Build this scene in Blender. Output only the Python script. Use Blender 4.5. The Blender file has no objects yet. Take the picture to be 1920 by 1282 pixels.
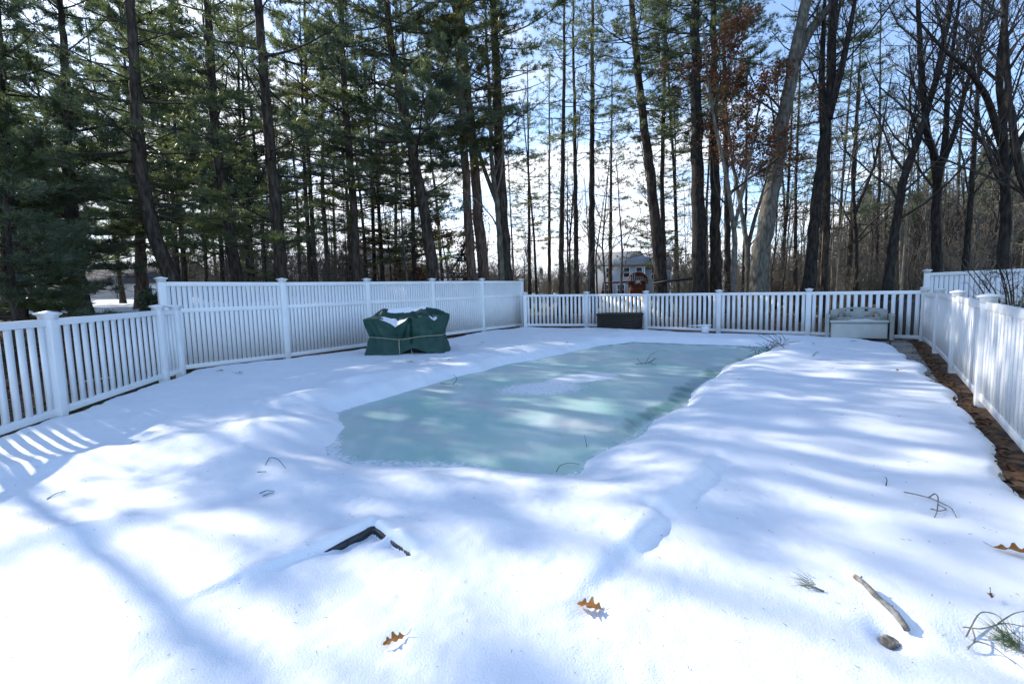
import bpy, math, random
import numpy as np
import zlib
from mathutils import Vector, Matrix

random.seed(7)
RS = np.random.RandomState(11)
S = bpy.context.scene
COL = S.collection
R = math.radians

# ------------------------------------------------------------------ camera
PITCH, ROLL, FPX, CH = R(5.0482), R(-1.516), 836.0, 1.454
c_, s_ = math.cos(PITCH), math.sin(PITCH)
cr, sr = math.cos(ROLL), math.sin(ROLL)
FW = np.array([0, c_, -s_]); UP = np.array([0, s_, c_]); RT = np.array([1., 0, 0])
R2 = RT*cr + UP*sr
U2 = UP*cr - RT*sr

def at(px, py, depth):
    d = FW + R2*(px-960)/FPX - U2*(py-641)/FPX
    return np.array([0, 0, CH]) + d*depth/d[1]

def ground(px, py, off=0.0):
    d = FW + R2*(px-960)/FPX - U2*(py-641)/FPX
    n = np.array([.0023, -.0278, 1]); t = (off-CH)/(n@d)
    return np.array([0, 0, CH]) + t*d

def plane(x, y):
    return -.0023*x + .0278*y

cam = bpy.data.cameras.new('camera'); co = bpy.data.objects.new('camera', cam); COL.objects.link(co)
M = Matrix.Identity(4)
for i in range(3):
    M[i][0] = R2[i]; M[i][1] = U2[i]; M[i][2] = -FW[i]
M[0][3], M[1][3], M[2][3] = 0, 0, CH
co.matrix_world = M
cam.sensor_fit = 'HORIZONTAL'; cam.sensor_width = 36
cam.lens = 36*FPX/1920
cam.clip_start = .05; cam.clip_end = 5000
S.camera = co

# ------------------------------------------------------------------ light
SUN_EL = R(31); SUN_H = np.array([-.84, .545]); SUN_H /= np.linalg.norm(SUN_H)
sd = Vector((SUN_H[0]*math.cos(SUN_EL), SUN_H[1]*math.cos(SUN_EL), math.sin(SUN_EL)))
sl = bpy.data.lights.new('sun', 'SUN'); sl.energy = 2.6; sl.angle = R(.53); sl.color = (1, .945, .86)
so = bpy.data.objects.new('sun', sl); COL.objects.link(so)
so.rotation_euler = sd.to_track_quat('Z', 'Y').to_euler(); so.location = sd*60

W = bpy.data.worlds.new('World'); S.world = W; W.use_nodes = True
nt = W.node_tree; nt.nodes.clear()
def wn(t, **k):
    n = nt.nodes.new(t)
    for a, b in k.items(): setattr(n, a, b)
    return n
wo = wn('ShaderNodeOutputWorld'); bg = wn('ShaderNodeBackground'); bg.inputs[1].default_value = .15
sky = wn('ShaderNodeTexSky', sky_type='NISHITA', sun_disc=False)
sky.sun_elevation = SUN_EL; sky.sun_rotation = math.atan2(SUN_H[0], SUN_H[1])
sky.air_density = 1.0; sky.dust_density = .3; sky.ozone_density = 4.5
tc = wn('ShaderNodeTexCoord'); sx = wn('ShaderNodeSeparateXYZ'); nt.links.new(tc.outputs['Generated'], sx.inputs[0])
def mth(op, a, b=None, cl=False):
    n = wn('ShaderNodeMath', operation=op, use_clamp=cl)
    for i, v in enumerate((a, b)):
        if v is None: continue
        if isinstance(v, (int, float)): n.inputs[i].default_value = v
        else: nt.links.new(v, n.inputs[i])
    return n.outputs[0]
den = mth('ADD', mth('MAXIMUM', sx.outputs[2], 0.0), .22)
cx = wn('ShaderNodeCombineXYZ'); nt.links.new(mth('DIVIDE', sx.outputs[0], den), cx.inputs[0]); nt.links.new(mth('DIVIDE', sx.outputs[1], den), cx.inputs[1])
nz = wn('ShaderNodeTexNoise'); nz.inputs['Scale'].default_value = 1.5; nz.inputs['Detail'].default_value = 9; nz.inputs['Roughness'].default_value = .58
mp = wn('ShaderNodeMapping'); mp.inputs['Scale'].default_value = (1, 1.7, 1); mp.inputs['Location'].default_value = (3.1, .4, 0)
nt.links.new(cx.outputs[0], mp.inputs[0]); nt.links.new(mp.outputs[0], nz.inputs[0])
# more cloud low down and towards the sun, clear blue high on the right
low = mth('MULTIPLY', mth('SUBTRACT', .47, sx.outputs[2]), .62)
left = mth('MULTIPLY', sx.outputs[0], -.14)
fwd = mth('MULTIPLY', mth('SUBTRACT', sx.outputs[1], .55), .24)
cov = mth('ADD', mth('ADD', mth('ADD', nz.outputs[0], low), left), fwd)
ramp = wn('ShaderNodeMapRange', interpolation_type='SMOOTHSTEP'); ramp.inputs[1].default_value = .56; ramp.inputs[2].default_value = .84
nt.links.new(cov, ramp.inputs[0])
mx = wn('ShaderNodeMix', data_type='RGBA'); nt.links.new(ramp.outputs[0], mx.inputs[0])
hs = wn('ShaderNodeHueSaturation'); hs.inputs['Saturation'].default_value = .90; nt.links.new(sky.outputs[0], hs.inputs['Color']); nt.links.new(hs.outputs[0], mx.inputs[6]); mx.inputs[7].default_value = (4.4, 4.6, 5.0, 1)
nt.links.new(mx.outputs[2], bg.inputs[0]); nt.links.new(bg.outputs[0], wo.inputs[0])

S.view_settings.view_transform = 'Standard'; S.view_settings.look = 'None'
S.view_settings.exposure = 1.2; S.view_settings.gamma = 1
S.render.engine = 'CYCLES'
S.cycles.max_bounces = 6; S.cycles.diffuse_bounces = 3; S.cycles.glossy_bounces = 2
S.cycles.transmission_bounces = 3; S.cycles.transparent_max_bounces = 4
S.cycles.caustics_reflective = False; S.cycles.caustics_refractive = False

# ------------------------------------------------------------------ materials
def mat(name, col, rough=.6, spec=.5, col2=None, scale=8, detail=6, mix=(.35, .65), bump=0, bscale=40, stretch=None, metal=0, trans=0, bdist=.01):
    m = bpy.data.materials.new(name); m.use_nodes = True
    t = m.node_tree; b = t.nodes['Principled BSDF']
    b.inputs['Roughness'].default_value = rough; b.inputs['Specular IOR Level'].default_value = spec
    b.inputs['Metallic'].default_value = metal
    b.inputs['Base Color'].default_value = (*col, 1)
    tcn = t.nodes.new('ShaderNodeTexCoord'); src = tcn.outputs['Object']
    if stretch:
        mp_ = t.nodes.new('ShaderNodeMapping'); mp_.inputs['Scale'].default_value = stretch
        t.links.new(src, mp_.inputs[0]); src = mp_.outputs[0]
    if col2:
        n = t.nodes.new('ShaderNodeTexNoise'); n.inputs['Scale'].default_value = scale; n.inputs['Detail'].default_value = detail
        t.links.new(src, n.inputs[0])
        r = t.nodes.new('ShaderNodeMapRange'); r.inputs[1].default_value, r.inputs[2].default_value = mix
        t.links.new(n.outputs[0], r.inputs[0])
        x = t.nodes.new('ShaderNodeMix'); x.data_type = 'RGBA'
        x.inputs[6].default_value = (*col, 1); x.inputs[7].default_value = (*col2, 1)
        t.links.new(r.outputs[0], x.inputs[0]); t.links.new(x.outputs[2], b.inputs['Base Color'])
    if bump:
        n2 = t.nodes.new('ShaderNodeTexNoise'); n2.inputs['Scale'].default_value = bscale; n2.inputs['Detail'].default_value = 5
        t.links.new(src, n2.inputs[0])
        bp = t.nodes.new('ShaderNodeBump'); bp.inputs['Strength'].default_value = bump; bp.inputs['Distance'].default_value = bdist
        t.links.new(n2.outputs[0], bp.inputs['Height']); t.links.new(bp.outputs[0], b.inputs['Normal'])
    if trans:
        tr = t.nodes.new('ShaderNodeBsdfTranslucent'); ms = t.nodes.new('ShaderNodeMixShader'); ms.inputs[0].default_value = trans
        out = t.nodes['Material Output']
        tr.inputs[0].default_value = (col[0]*1.9, col[1]*1.9, col[2]*1.2, 1)
        t.links.new(b.outputs[0], ms.inputs[1]); t.links.new(tr.outputs[0], ms.inputs[2]); t.links.new(ms.outputs[0], out.inputs[0])
    return m

m_snow = mat('snow', (.86, .88, .91), .55, .35, (.9, .91, .93), 3, bump=.6, bscale=110, bdist=.007)
m_vinyl = mat('white_vinyl', (.87, .88, .89), .38, .5, (.81, .82, .82), 2.5, 7, (.45, .8))
m_vinyl_r = mat('white_vinyl_weathered', (.80, .80, .79), .4, .5, (.66, .67, .66), 1.6, 9, (.5, .85))
m_tarp = mat('green_tarp', (.010, .048, .036), .55, .4, (.015, .064, .048), 5, bump=.25, bscale=14, bdist=.02)
m_rope = mat('rope', (.42, .36, .25), .8)
m_box = mat('black_resin', (.026, .020, .016), .6, .25, (.042, .034, .028), 30, bump=.2, bscale=60, stretch=(1, 1, 6))
m_bench = mat('sage_resin', (.40, .41, .36), .5, .4, (.35, .36, .32), 6)
m_bench_l = mat('light_sage_resin', (.55, .56, .51), .5, .4, (.50, .51, .47), 6)
m_bark = mat('pine_bark', (.032, .025, .020), .9, .2, (.10, .08, .064), 5, 9, (.4, .68), .9, 9, (2.2, 2.2, .55), bdist=.06)
m_bark_red = mat('reddish_bark', (.07, .045, .032), .9, .2, (.19, .13, .10), 5, 9, (.4, .68), .9, 9, (2.2, 2.2, .5), bdist=.06)
m_bark_grey = mat('grey_bark', (.085, .078, .064), .9, .2, (.20, .185, .155), 6, 9, (.38, .66), .7, 12, (2, 2, .6), bdist=.04)
m_bark_dark = mat('dark_bark', (.022, .019, .017), .9, .2, (.058, .051, .043), 6, 9, (.4, .66), .7, 12, (2, 2, .6), bdist=.04)
m_twig = mat('twig', (.045, .037, .030), .85, .2, (.085, .072, .06), 3)
m_twig_l = mat('pale_twig', (.17, .145, .115), .85, .2, (.25, .22, .18), 3)
m_needle = mat('pine_needles', (.12, .15, .07), .34, 1.0, (.075, .10, .06), .8, 4, (.38, .62), trans=.50)
m_needle_d = mat('dark_needles', (.10, .13, .08), .34, 1.0, (.06, .088, .06), .8, 4, (.38, .62), trans=.50)
m_needle_y = mat('olive_needles', (.11, .12, .045), .32, .6, (.06, .08, .04), .9, 4, (.38, .62), trans=.5)
m_oakleaf = mat('dry_oak_leaves', (.13, .056, .032), .7, .3, (.07, .035, .022), 2.5, 4, (.38, .62), trans=.35)
m_leaf_fg = mat('fallen_leaf', (.30, .15, .055), .8, .1, (.19, .085, .03), 40, 4, (.35, .65), trans=.2)
m_stick = mat('grey_stick', (.13, .115, .095), .85, .2, (.30, .28, .25), 30, 6, (.4, .65))
m_cut = mat('cut_wood', (.55, .33, .16), .7)
m_black = mat('black_frame', (.012, .014, .016), .45, .5, (.03, .033, .036), 40)
m_house_b = mat('beige_siding', (.48, .43, .37), .7, .3, (.42, .375, .32), 4, stretch=(1, 1, 8))
m_house_g = mat('grey_siding', (.42, .44, .45), .7, .3, (.37, .39, .40), 4, stretch=(1, 1, 8))
m_trim = mat('white_trim', (.75, .75, .74), .5)
m_roof = mat('grey_shingle', (.22, .215, .21), .9, .2, (.30, .295, .29), 3)
m_roofd = mat('dark_shingle', (.045, .04, .04), .9, .2, (.08, .07, .07), 3)
m_glass = mat('window_glass', (.03, .035, .04), .08, .6)
m_brick = mat('chimney_brick', (.20, .11, .08), .9, .2, (.28, .18, .14), 8)
m_cedar = mat('cedar', (.20, .06, .028), .6, .3, (.13, .04, .02), 12, stretch=(4, 4, 1))
m_yellow = mat('yellow_plastic', (.7, .5, .04), .4)
m_bin = mat('charcoal_bin', (.035, .036, .04), .5)
m_bluepole = mat('blue_pole', (.05, .10, .30), .35)
m_tan = mat('tan_tip', (.60, .45, .25), .7)
m_stone = mat('flagstone', (.30, .27, .235), .85, .3, (.17, .155, .13), 7, 8, (.35, .65), .5, 25, bdist=.01)
m_litter = mat('leaf_litter', (.17, .085, .04), .8, .2, (.05, .028, .016), 4, 3, (.35, .65))
m_grass_g = mat('green_ivy', (.035, .075, .02), .5, .4, (.06, .09, .03), 8, trans=.2)
m_strap = mat('black_strap', (.008, .008, .009), .7)

# terrain: litter / straw grass / snow mixed by where they lie (vertex colours hold the cover, not any light)
def terrain_mat():
    m = bpy.data.materials.new('terrain'); m.use_nodes = True; t = m.node_tree; b = t.nodes['Principled BSDF']
    b.inputs['Roughness'].default_value = .85; b.inputs['Specular IOR Level'].default_value = .2
    tcn = t.nodes.new('ShaderNodeTexCoord')
    def noise(sc, det=6):
        n = t.nodes.new('ShaderNodeTexNoise'); n.inputs['Scale'].default_value = sc; n.inputs['Detail'].default_value = det
        t.links.new(tcn.outputs['Object'], n.inputs[0]); return n.outputs[0]
    def rng(src, a, bb):
        r = t.nodes.new('ShaderNodeMapRange'); r.inputs[1].default_value = a; r.inputs[2].default_value = bb; t.links.new(src, r.inputs[0]); return r.outputs[0]
    def mixc(f, a, bb):
        x = t.nodes.new('ShaderNodeMix'); x.data_type = 'RGBA'; t.links.new(f, x.inputs[0])
        for i, v in ((6, a), (7, bb)):
            if isinstance(v, tuple): x.inputs[i].default_value = (*v, 1)
            else: t.links.new(v, x.inputs[i])
        return x.outputs[2]
    at_ = t.nodes.new('ShaderNodeVertexColor'); at_.layer_name = 'cover'
    sp = t.nodes.new('ShaderNodeSeparateColor'); t.links.new(at_.outputs[0], sp.inputs[0])
    leaf = mixc(rng(noise(9, 8), .4, .62), (.055, .032, .019), (.20, .115, .062))
    grass = mixc(rng(noise(14, 8), .35, .65), (.10, .095, .035), (.36, .30, .14))
    def add(a, bb):
        n = t.nodes.new('ShaderNodeMath'); n.operation = 'ADD'; t.links.new(a, n.inputs[0]); t.links.new(bb, n.inputs[1]); return n.outputs[0]
    g = rng(add(noise(.9), sp.outputs[1]), .8, 1.05)
    sn = rng(add(noise(.8, 8), sp.outputs[0]), .98, 1.06)
    c = mixc(sn, mixc(g, leaf, grass), (.84, .86, .89))
    t.links.new(c, b.inputs['Base Color'])
    bp = t.nodes.new('ShaderNodeBump'); bp.inputs['Strength'].default_value = .8; bp.inputs['Distance'].default_value = .05
    t.links.new(noise(12, 8), bp.inputs['Height']); t.links.new(bp.outputs[0], b.inputs['Normal'])
    return m
m_terrain = terrain_mat()

def ice_mat():
    m = bpy.data.materials.new('pool_ice'); m.use_nodes = True; t = m.node_tree; b = t.nodes['Principled BSDF']
    tcn = t.nodes.new('ShaderNodeTexCoord')
    def noise(sc, det=6, st=None):
        n = t.nodes.new('ShaderNodeTexNoise'); n.inputs['Scale'].default_value = sc; n.inputs['Detail'].default_value = det
        src = tcn.outputs['Object']
        if st:
            q = t.nodes.new('ShaderNodeMapping'); q.inputs['Scale'].default_value = st; q.inputs['Rotation'].default_value = (0, 0, .6)
            t.links.new(src, q.inputs[0]); src = q.outputs[0]
        t.links.new(src, n.inputs[0]); return n.outputs[0]
    def rng(src, a, bb, c=0, d=1):
        r = t.nodes.new('ShaderNodeMapRange'); r.inputs[1].default_value = a; r.inputs[2].default_value = bb; r.inputs[3].default_value = c; r.inputs[4].default_value = d
        t.links.new(src, r.inputs[0]); return r.outputs[0]
    def mixc(f, a, bb):
        x = t.nodes.new('ShaderNodeMix'); x.data_type = 'RGBA'; t.links.new(f, x.inputs[0])
        for i, v in ((6, a), (7, bb)):
            if isinstance(v, tuple): x.inputs[i].default_value = (*v, 1)
            else: t.links.new(v, x.inputs[i])
        return x.outputs[2]
    at_ = t.nodes.new('ShaderNodeVertexColor'); at_.layer_name = 'cover'
    sp = t.nodes.new('ShaderNodeSeparateColor'); t.links.new(at_.outputs[0], sp.inputs[0])
    base = mixc(rng(noise(.55, 8), .38, .62), (.36, .58, .51), (.47, .57, .55))
    base = mixc(rng(noise(1.1, 7), .52, .66), base, (.50, .54, .54))
    base = mixc(rng(noise(2.2, 9, (1, .35, 1)), .5, .75), base, (.58, .68, .65))
    def add(a, bb):
        n = t.nodes.new('ShaderNodeMath'); n.operation = 'ADD'; t.links.new(a, n.inputs[0]); t.links.new(bb, n.inputs[1]); return n.outputs[0]
    fr = rng(add(noise(24, 8), sp.outputs[0]), .95, 1.12)
    dk = rng(add(noise(5, 8, (1, .3, 1)), sp.outputs[1]), .9, 1.2)
    base = mixc(dk, base, (.12, .26, .25))
    c = mixc(fr, base, (.80, .83, .86))
    t.links.new(c, b.inputs['Base Color'])
    t.links.new(rng(noise(3, 6), .3, .7, .28, .5), b.inputs['Roughness'])
    b.inputs['Specular IOR Level'].default_value = .35
    bp = t.nodes.new('ShaderNodeBump'); bp.inputs['Strength'].default_value = .12; bp.inputs['Distance'].default_value = .02
    t.links.new(noise(14, 6), bp.inputs['Height']); t.links.new(bp.outputs[0], b.inputs['Normal'])
    return m
m_ice = ice_mat()

# ------------------------------------------------------------------ mesh building
class MB:
    def __init__(s): s.v = []; s.q = []; s.t = []; s.n = 0
    def add(s, v, q=None, t=None):
        v = np.asarray(v, float).reshape(-1, 3)
        if q is not None and len(q): s.q.append(np.asarray(q, np.int64).reshape(-1, 4)+s.n)
        if t is not None and len(t): s.t.append(np.asarray(t, np.int64).reshape(-1, 3)+s.n)
        s.v.append(v); s.n += len(v); return s
    def box(s, x0, x1, y0, y1, z0, z1, bev=0):
        v = [(x, y, z) for z in (z0, z1) for x, y in ((x0, y0), (x1, y0), (x1, y1), (x0, y1))]
        return s.add(v, [(0, 3, 2, 1), (4, 5, 6, 7), (0, 1, 5, 4), (1, 2, 6, 5), (2, 3, 7, 6), (3, 0, 4, 7)])
    def hexa(s, v8):  # bottom 4 (ccw from above) then top 4
        return s.add(v8, [(0, 3, 2, 1), (4, 5, 6, 7), (0, 1, 5, 4), (1, 2, 6, 5), (2, 3, 7, 6), (3, 0, 4, 7)])
    def tube(s, P, r, sides=8, cap=True, noise=0):
        P = np.asarray(P, float); n = len(P); r = np.broadcast_to(np.asarray(r, float), (n,))
        T = np.gradient(P, axis=0); T /= np.linalg.norm(T, axis=1)[:, None]+1e-9
        a = np.array([1., 0, 0]) if abs(T[0][0]) < .8 else np.array([0, 1., 0])
        U = np.zeros_like(P); 
        for i in range(n):
            a = a - T[i]*(a@T[i]); a /= np.linalg.norm(a); U[i] = a
        V = np.cross(T, U)
        th = np.linspace(0, 2*np.pi, sides, endpoint=False)
        rr = r[:, None]*(1+(noise*RS.uniform(-1, 1, (n, sides)) if noise else 0))
        v = P[:, None]+rr[..., None]*(np.cos(th)[None, :, None]*U[:, None]+np.sin(th)[None, :, None]*V[:, None])
        i, j = np.meshgrid(np.arange(n-1), np.arange(sides), indexing='ij')
        k = (j+1) % sides
        q = np.stack([i*sides+j, i*sides+k, (i+1)*sides+k, (i+1)*sides+j], -1).reshape(-1, 4)
        v = v.reshape(-1, 3); t = []
        if cap:
            v = np.vstack([v, P[:1], P[-1:]]); m = n*sides
            t = [(m, (x+1) % sides, x) for x in range(sides)]+[(m+1, (n-1)*sides+x, (n-1)*sides+(x+1) % sides) for x in range(sides)]
        return s.add(v, q, t)
    def segs(s, A, B, ra, rb, sides=3):
        A = np.asarray(A, float); B = np.asarray(B, float); n = len(A)
        if n == 0: return s
        T = B-A; T /= np.linalg.norm(T, axis=1)[:, None]+1e-9
        ref = np.where(np.abs(T[:, 2:3]) < .8, np.array([[0, 0, 1.]]), np.array([[1., 0, 0]]))
        U = np.cross(T, ref); U /= np.linalg.norm(U, axis=1)[:, None]; V = np.cross(T, U)
        th = np.linspace(0, 2*np.pi, sides, endpoint=False)
        ring = np.cos(th)[None, :, None]*U[:, None]+np.sin(th)[None, :, None]*V[:, None]
        v = np.concatenate([A[:, None]+ring*np.asarray(ra)[:, None, None], B[:, None]+ring*np.asarray(rb)[:, None, None]], 1)
        j = np.arange(sides); k = (j+1) % sides
        q = np.stack([j, k, sides+k, sides+j], -1)[None]+(np.arange(n)*2*sides)[:, None, None]
        return s.add(v.reshape(-1, 3), q.reshape(-1, 4))
    def tufts(s, P, D, L, w, k=7, spread=.8):
        P = np.asarray(P); D = np.asarray(D); n = len(P)
        if n == 0: return s
        d = D[:, None]+RS.normal(0, spread, (n, k, 3)); d /= np.linalg.norm(d, axis=2)[..., None]
        ref = RS.normal(0, 1, (n, k, 3)); w_ = np.cross(d, ref); w_ /= np.linalg.norm(w_, axis=2)[..., None]+1e-9
        LL = L*RS.uniform(.65, 1.2, (n, k, 1)); p = P[:, None]+RS.normal(0, .015, (n, k, 3))
        v = np.stack([p-w_*w*.5, p+w_*w*.5, p+d*LL+w_*w*.15], 2)
        return s.add(v.reshape(-1, 3), None, np.arange(n*k*3).reshape(-1, 3))
    def leaves(s, P, L, w, flat=0.0):
        P = np.asarray(P); n = len(P)
        if n == 0: return s
        d = RS.normal(0, 1, (n, 3)); d[:, 2] *= (1-flat); d /= np.linalg.norm(d, axis=1)[:, None]
        ref = RS.normal(0, 1, (n, 3)); 
        if flat: ref = ref*(1-flat)+np.array([0, 0, 1.])*flat
        w_ = np.cross(d, ref); w_ /= np.linalg.norm(w_, axis=1)[:, None]+1e-9
        L_ = L*RS.uniform(.6, 1.2, (n, 1)); up = np.cross(w_, d)*L_*RS.uniform(-.25, .25, (n, 1))
        v = np.stack([P, P+d*L_*.5+w_*w*.5+up, P+d*L_, P+d*L_*.5-w_*w*.5+up], 1)
        return s.add(v.reshape(-1, 3), np.arange(n*4).reshape(-1, 4))
    def mesh(s, name, m, smooth=False):
        me = bpy.data.meshes.new(name)
        v = np.vstack(s.v); q = np.vstack(s.q) if s.q else np.zeros((0, 4), np.int64); t = np.vstack(s.t) if s.t else np.zeros((0, 3), np.int64)
        me.vertices.add(len(v)); me.vertices.foreach_set('co', v.ravel().astype(np.float32))
        li = np.concatenate([q.ravel(), t.ravel()]).astype(np.int32)
        me.loops.add(len(li)); me.loops.foreach_set('vertex_index', li)
        me.polygons.add(len(q)+len(t))
        st = np.concatenate([np.arange(len(q))*4, len(q)*4+np.arange(len(t))*3]).astype(np.int32)
        me.polygons.foreach_set('loop_start', st)
        me.polygons.foreach_set('loop_total', np.concatenate([np.full(len(q), 4), np.full(len(t), 3)]).astype(np.int32))
        if smooth: me.polygons.foreach_set('use_smooth', np.ones(len(q)+len(t), bool))
        me.update(calc_edges=True); me.validate()
        me.materials.append(m); return me
    def build(s, name, m, parent=None, smooth=False, bevel=0):
        o = bpy.data.objects.new(name, s.mesh(name, m, smooth)); COL.objects.link(o)
        if parent: o.parent = parent
        if bevel:
            b = o.modifiers.new('bevel', 'BEVEL'); b.width = bevel; b.segments = 2; b.limit_method = 'ANGLE'
        return o

def tag(o, label, cat, group=None):
    o['label'] = label; o['category'] = cat
    if group: o['group'] = group
    return o
def thing(name, label, cat, loc=(0, 0, 0), rz=0, group=None):
    o = bpy.data.objects.new(name, None); COL.objects.link(o); o.location = loc; o.rotation_euler = (0, 0, rz)
    o.empty_display_size = .2
    return tag(o, label, cat, group)
def struct(o, kind='structure'):
    o['kind'] = kind; return o

# ------------------------------------------------------------------ numpy noise
def vnoise(x, y, seed=0):
    xi = np.floor(x).astype(np.int64); yi = np.floor(y).astype(np.int64); fx = x-xi; fy = y-yi
    fx = fx*fx*fx*(fx*(fx*6-15)+10); fy = fy*fy*fy*(fy*(fy*6-15)+10)
    def h(a, b):
        n = (a*374761393+b*668265263+seed*974711) & 0x7fffffff
        n = ((n ^ (n >> 13))*1274126177) & 0x7fffffff
        return ((n ^ (n >> 16)) & 0xffff)/32767.5-1
    return (h(xi, yi)*(1-fx)+h(xi+1, yi)*fx)*(1-fy)+(h(xi, yi+1)*(1-fx)+h(xi+1, yi+1)*fx)*fy
def fbm(x, y, seed=0, o=4):
    r = 0; a = 1
    for i in range(o):
        r = r+a*vnoise(x*2**i+i*17.3, y*2**i-i*9.1, seed+i); a *= .5
    return r
def sstep(a, b, x):
    t = np.clip((x-a)/(b-a), 0, 1); return t*t*(3-2*t)
def sdf_poly(x, y, poly):  # >0 inside
    d = np.full(x.shape, 1e9); ins = np.zeros(x.shape, bool)
    n = len(poly)
    for i in range(n):
        ax, ay = poly[i][:2]; bx, by = poly[(i+1) % n][:2]
        ex, ey = bx-ax, by-ay; t = np.clip(((x-ax)*ex+(y-ay)*ey)/(ex*ex+ey*ey+1e-12), 0, 1)
        d = np.minimum(d, np.hypot(x-ax-t*ex, y-ay-t*ey))
        cond = ((ay > y) != (by > y)) & (x < (bx-ax)*(y-ay)/(by-ay+1e-12)+ax); ins ^= cond
    return np.where(ins, d, -d)
def sdf_seg(x, y, a, b):
    ex, ey = b[0]-a[0], b[1]-a[1]; L2 = ex*ex+ey*ey
    t = ((x-a[0])*ex+(y-a[1])*ey)/L2; tc_ = np.clip(t, 0, 1)
    side = ((x-a[0])*ey-(y-a[1])*ex)/math.sqrt(L2)     # >0 right of a->b
    return np.hypot(x-a[0]-tc_*ex, y-a[1]-tc_*ey), side, t

# ------------------------------------------------------------------ layout
FP = {k: np.array(v) for k, v in dict(
    L0=(-5.815, 5.617, -1.273), L1=(-6.304, 7.991, -1.19), L2=(-6.43, 8.57, -1.19), T0=(-6.957, 8.965, -1.206), T1=(-5.453, 10.742, -1.174), T2=(-4.032, 12.607, -1.114),
    T3=(-2.523, 14.449, -1.053), T4=(-1.044, 16.297, -.992), T5=(.439, 18.124, -.949), B0=(.551, 17.447, -.93), B1=(2.889, 17.075, -.976),
    B2=(4.711, 15.604, -1.033), B3=(6.567, 14.121, -1.086), B4=(8.42, 12.638, -1.141), C=(10.304, 11.137, -1.19), R1=(8.818, 9.204, -1.205),
    R2=(7.216, 7.218, -1.26), R3=(5.601, 5.243, -1.311)).items()}
for k in FP: FP[k][2] += CH
def ext(a, b, L):
    d = FP[b][:2]-FP[a][:2]; d = d/np.linalg.norm(d); p = FP[b][:2]+d*L
    return np.array([p[0], p[1], FP[b][2]+(plane(*p)-plane(*FP[b][:2]))])
FP['Lm'] = ext('L1', 'L0', 2.42); FP['Ln'] = ext('L1', 'L0', 4.84); FP['R4'] = ext('R2', 'R3', 2.5); FP['R5'] = ext('R2', 'R3', 5.0)

pool = [ground(*q, -.12)[:2] for q in [(626, 772), (619, 812), (625, 850), (660, 866), (800, 870), (900, 878), (1000, 889), (1080, 887), (1125, 848), (1195, 812), (1222, 790), (1290, 762), (1302, 738), (1356, 702), (1360, 692), (1405, 678), (1452, 658), (1446, 649), (1300, 644), (1185, 640), (1130, 646), (1050, 662), (950, 682), (850, 706), (700, 748)]]
snow_poly = [ground(*q, -.05)[:2] for q in [(20, 818), (134, 778), (200, 755), (276, 726), (319, 714), (348, 701), (419, 690), (534, 676), (690, 656), (840, 636), (906, 624), (985, 615), (1120, 617), (1210, 621), (1350, 627), (1520, 633), (1620, 638), (1672, 648), (1712, 672), (1738, 690), (1766, 714), (1790, 732), (1812, 760), (1848, 780), (1866, 815), (1905, 890), (1925, 940)]]
snow_poly += [np.array([3.2, 1.2]), np.array([2.3, -1.5]), np.array([-6., -1.5]), np.array([-5.3, 3.0])]
yard_poly = [FP[k][:2] for k in ('Ln', 'L0', 'L1', 'T0', 'T5', 'B0', 'B1', 'C', 'R3', 'R5')]+[np.array([2., -3.]), np.array([-5., -3.])]

T0xy = FP['T0'][:2]; Tn = np.array([-.777, .629])
def terrain_z(x, y):
    x = np.asarray(x, float); y = np.asarray(y, float)
    z = -.0023*np.clip(x, -60, 60)+.0278*np.clip(y, -10, 48)-.065
    dl = (x-T0xy[0])*Tn[0]+(y-T0xy[1])*Tn[1]
    z = z+(1.15*sstep(.6, 6.5, dl))*np.clip(-x/8, 0, 1)
    far = sstep(25, 60, np.hypot(x, y)); z = z+far*.35*np.clip(-x/30, 0, 1)
    # wooded hill on the right
    ang = np.arctan2(x, y); rr = np.hypot(x, y)
    z = z+11.5*sstep(30, 95, rr)*sstep(R(33), R(52), ang)*(1-sstep(R(95), R(130), ang))
    z = z+.05*fbm(x*.35, y*.35, 5, 3)*sstep(.3, 2.0, -sdf_poly(x, y, yard_poly)) if x.ndim else z
    return z
def tz(x, y):
    return float(terrain_z(np.array([x]), np.array([y]))[0])

def grid_mesh(name, X, Y, Z, m, keep=None, cover=None):
    ny, nx = X.shape
    idx = np.arange(nx*ny).reshape(ny, nx)
    q = np.stack([idx[:-1, :-1], idx[:-1, 1:], idx[1:, 1:], idx[1:, :-1]], -1).reshape(-1, 4)
    v = np.stack([X, Y, Z], -1).reshape(-1, 3)
    used = np.arange(len(v))
    if keep is not None:
        kf = keep.ravel(); q = q[kf[q].any(1)]
        used = np.unique(q); remap = np.full(len(v), -1); remap[used] = np.arange(len(used)); q = remap[q]; v = v[used]
    b = MB(); b.add(v, q); o = b.build(name, m, None, True)
    if cover is not None:
        ca = o.data.color_attributes.new('cover', 'FLOAT_COLOR', 'POINT')
        col = np.ones((len(v), 4), np.float32); cv = np.stack([c.ravel() for c in cover], -1)[used]; col[:, :cv.shape[1]] = cv
        ca.data.foreach_set('color', col.ravel())
    return o

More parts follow.
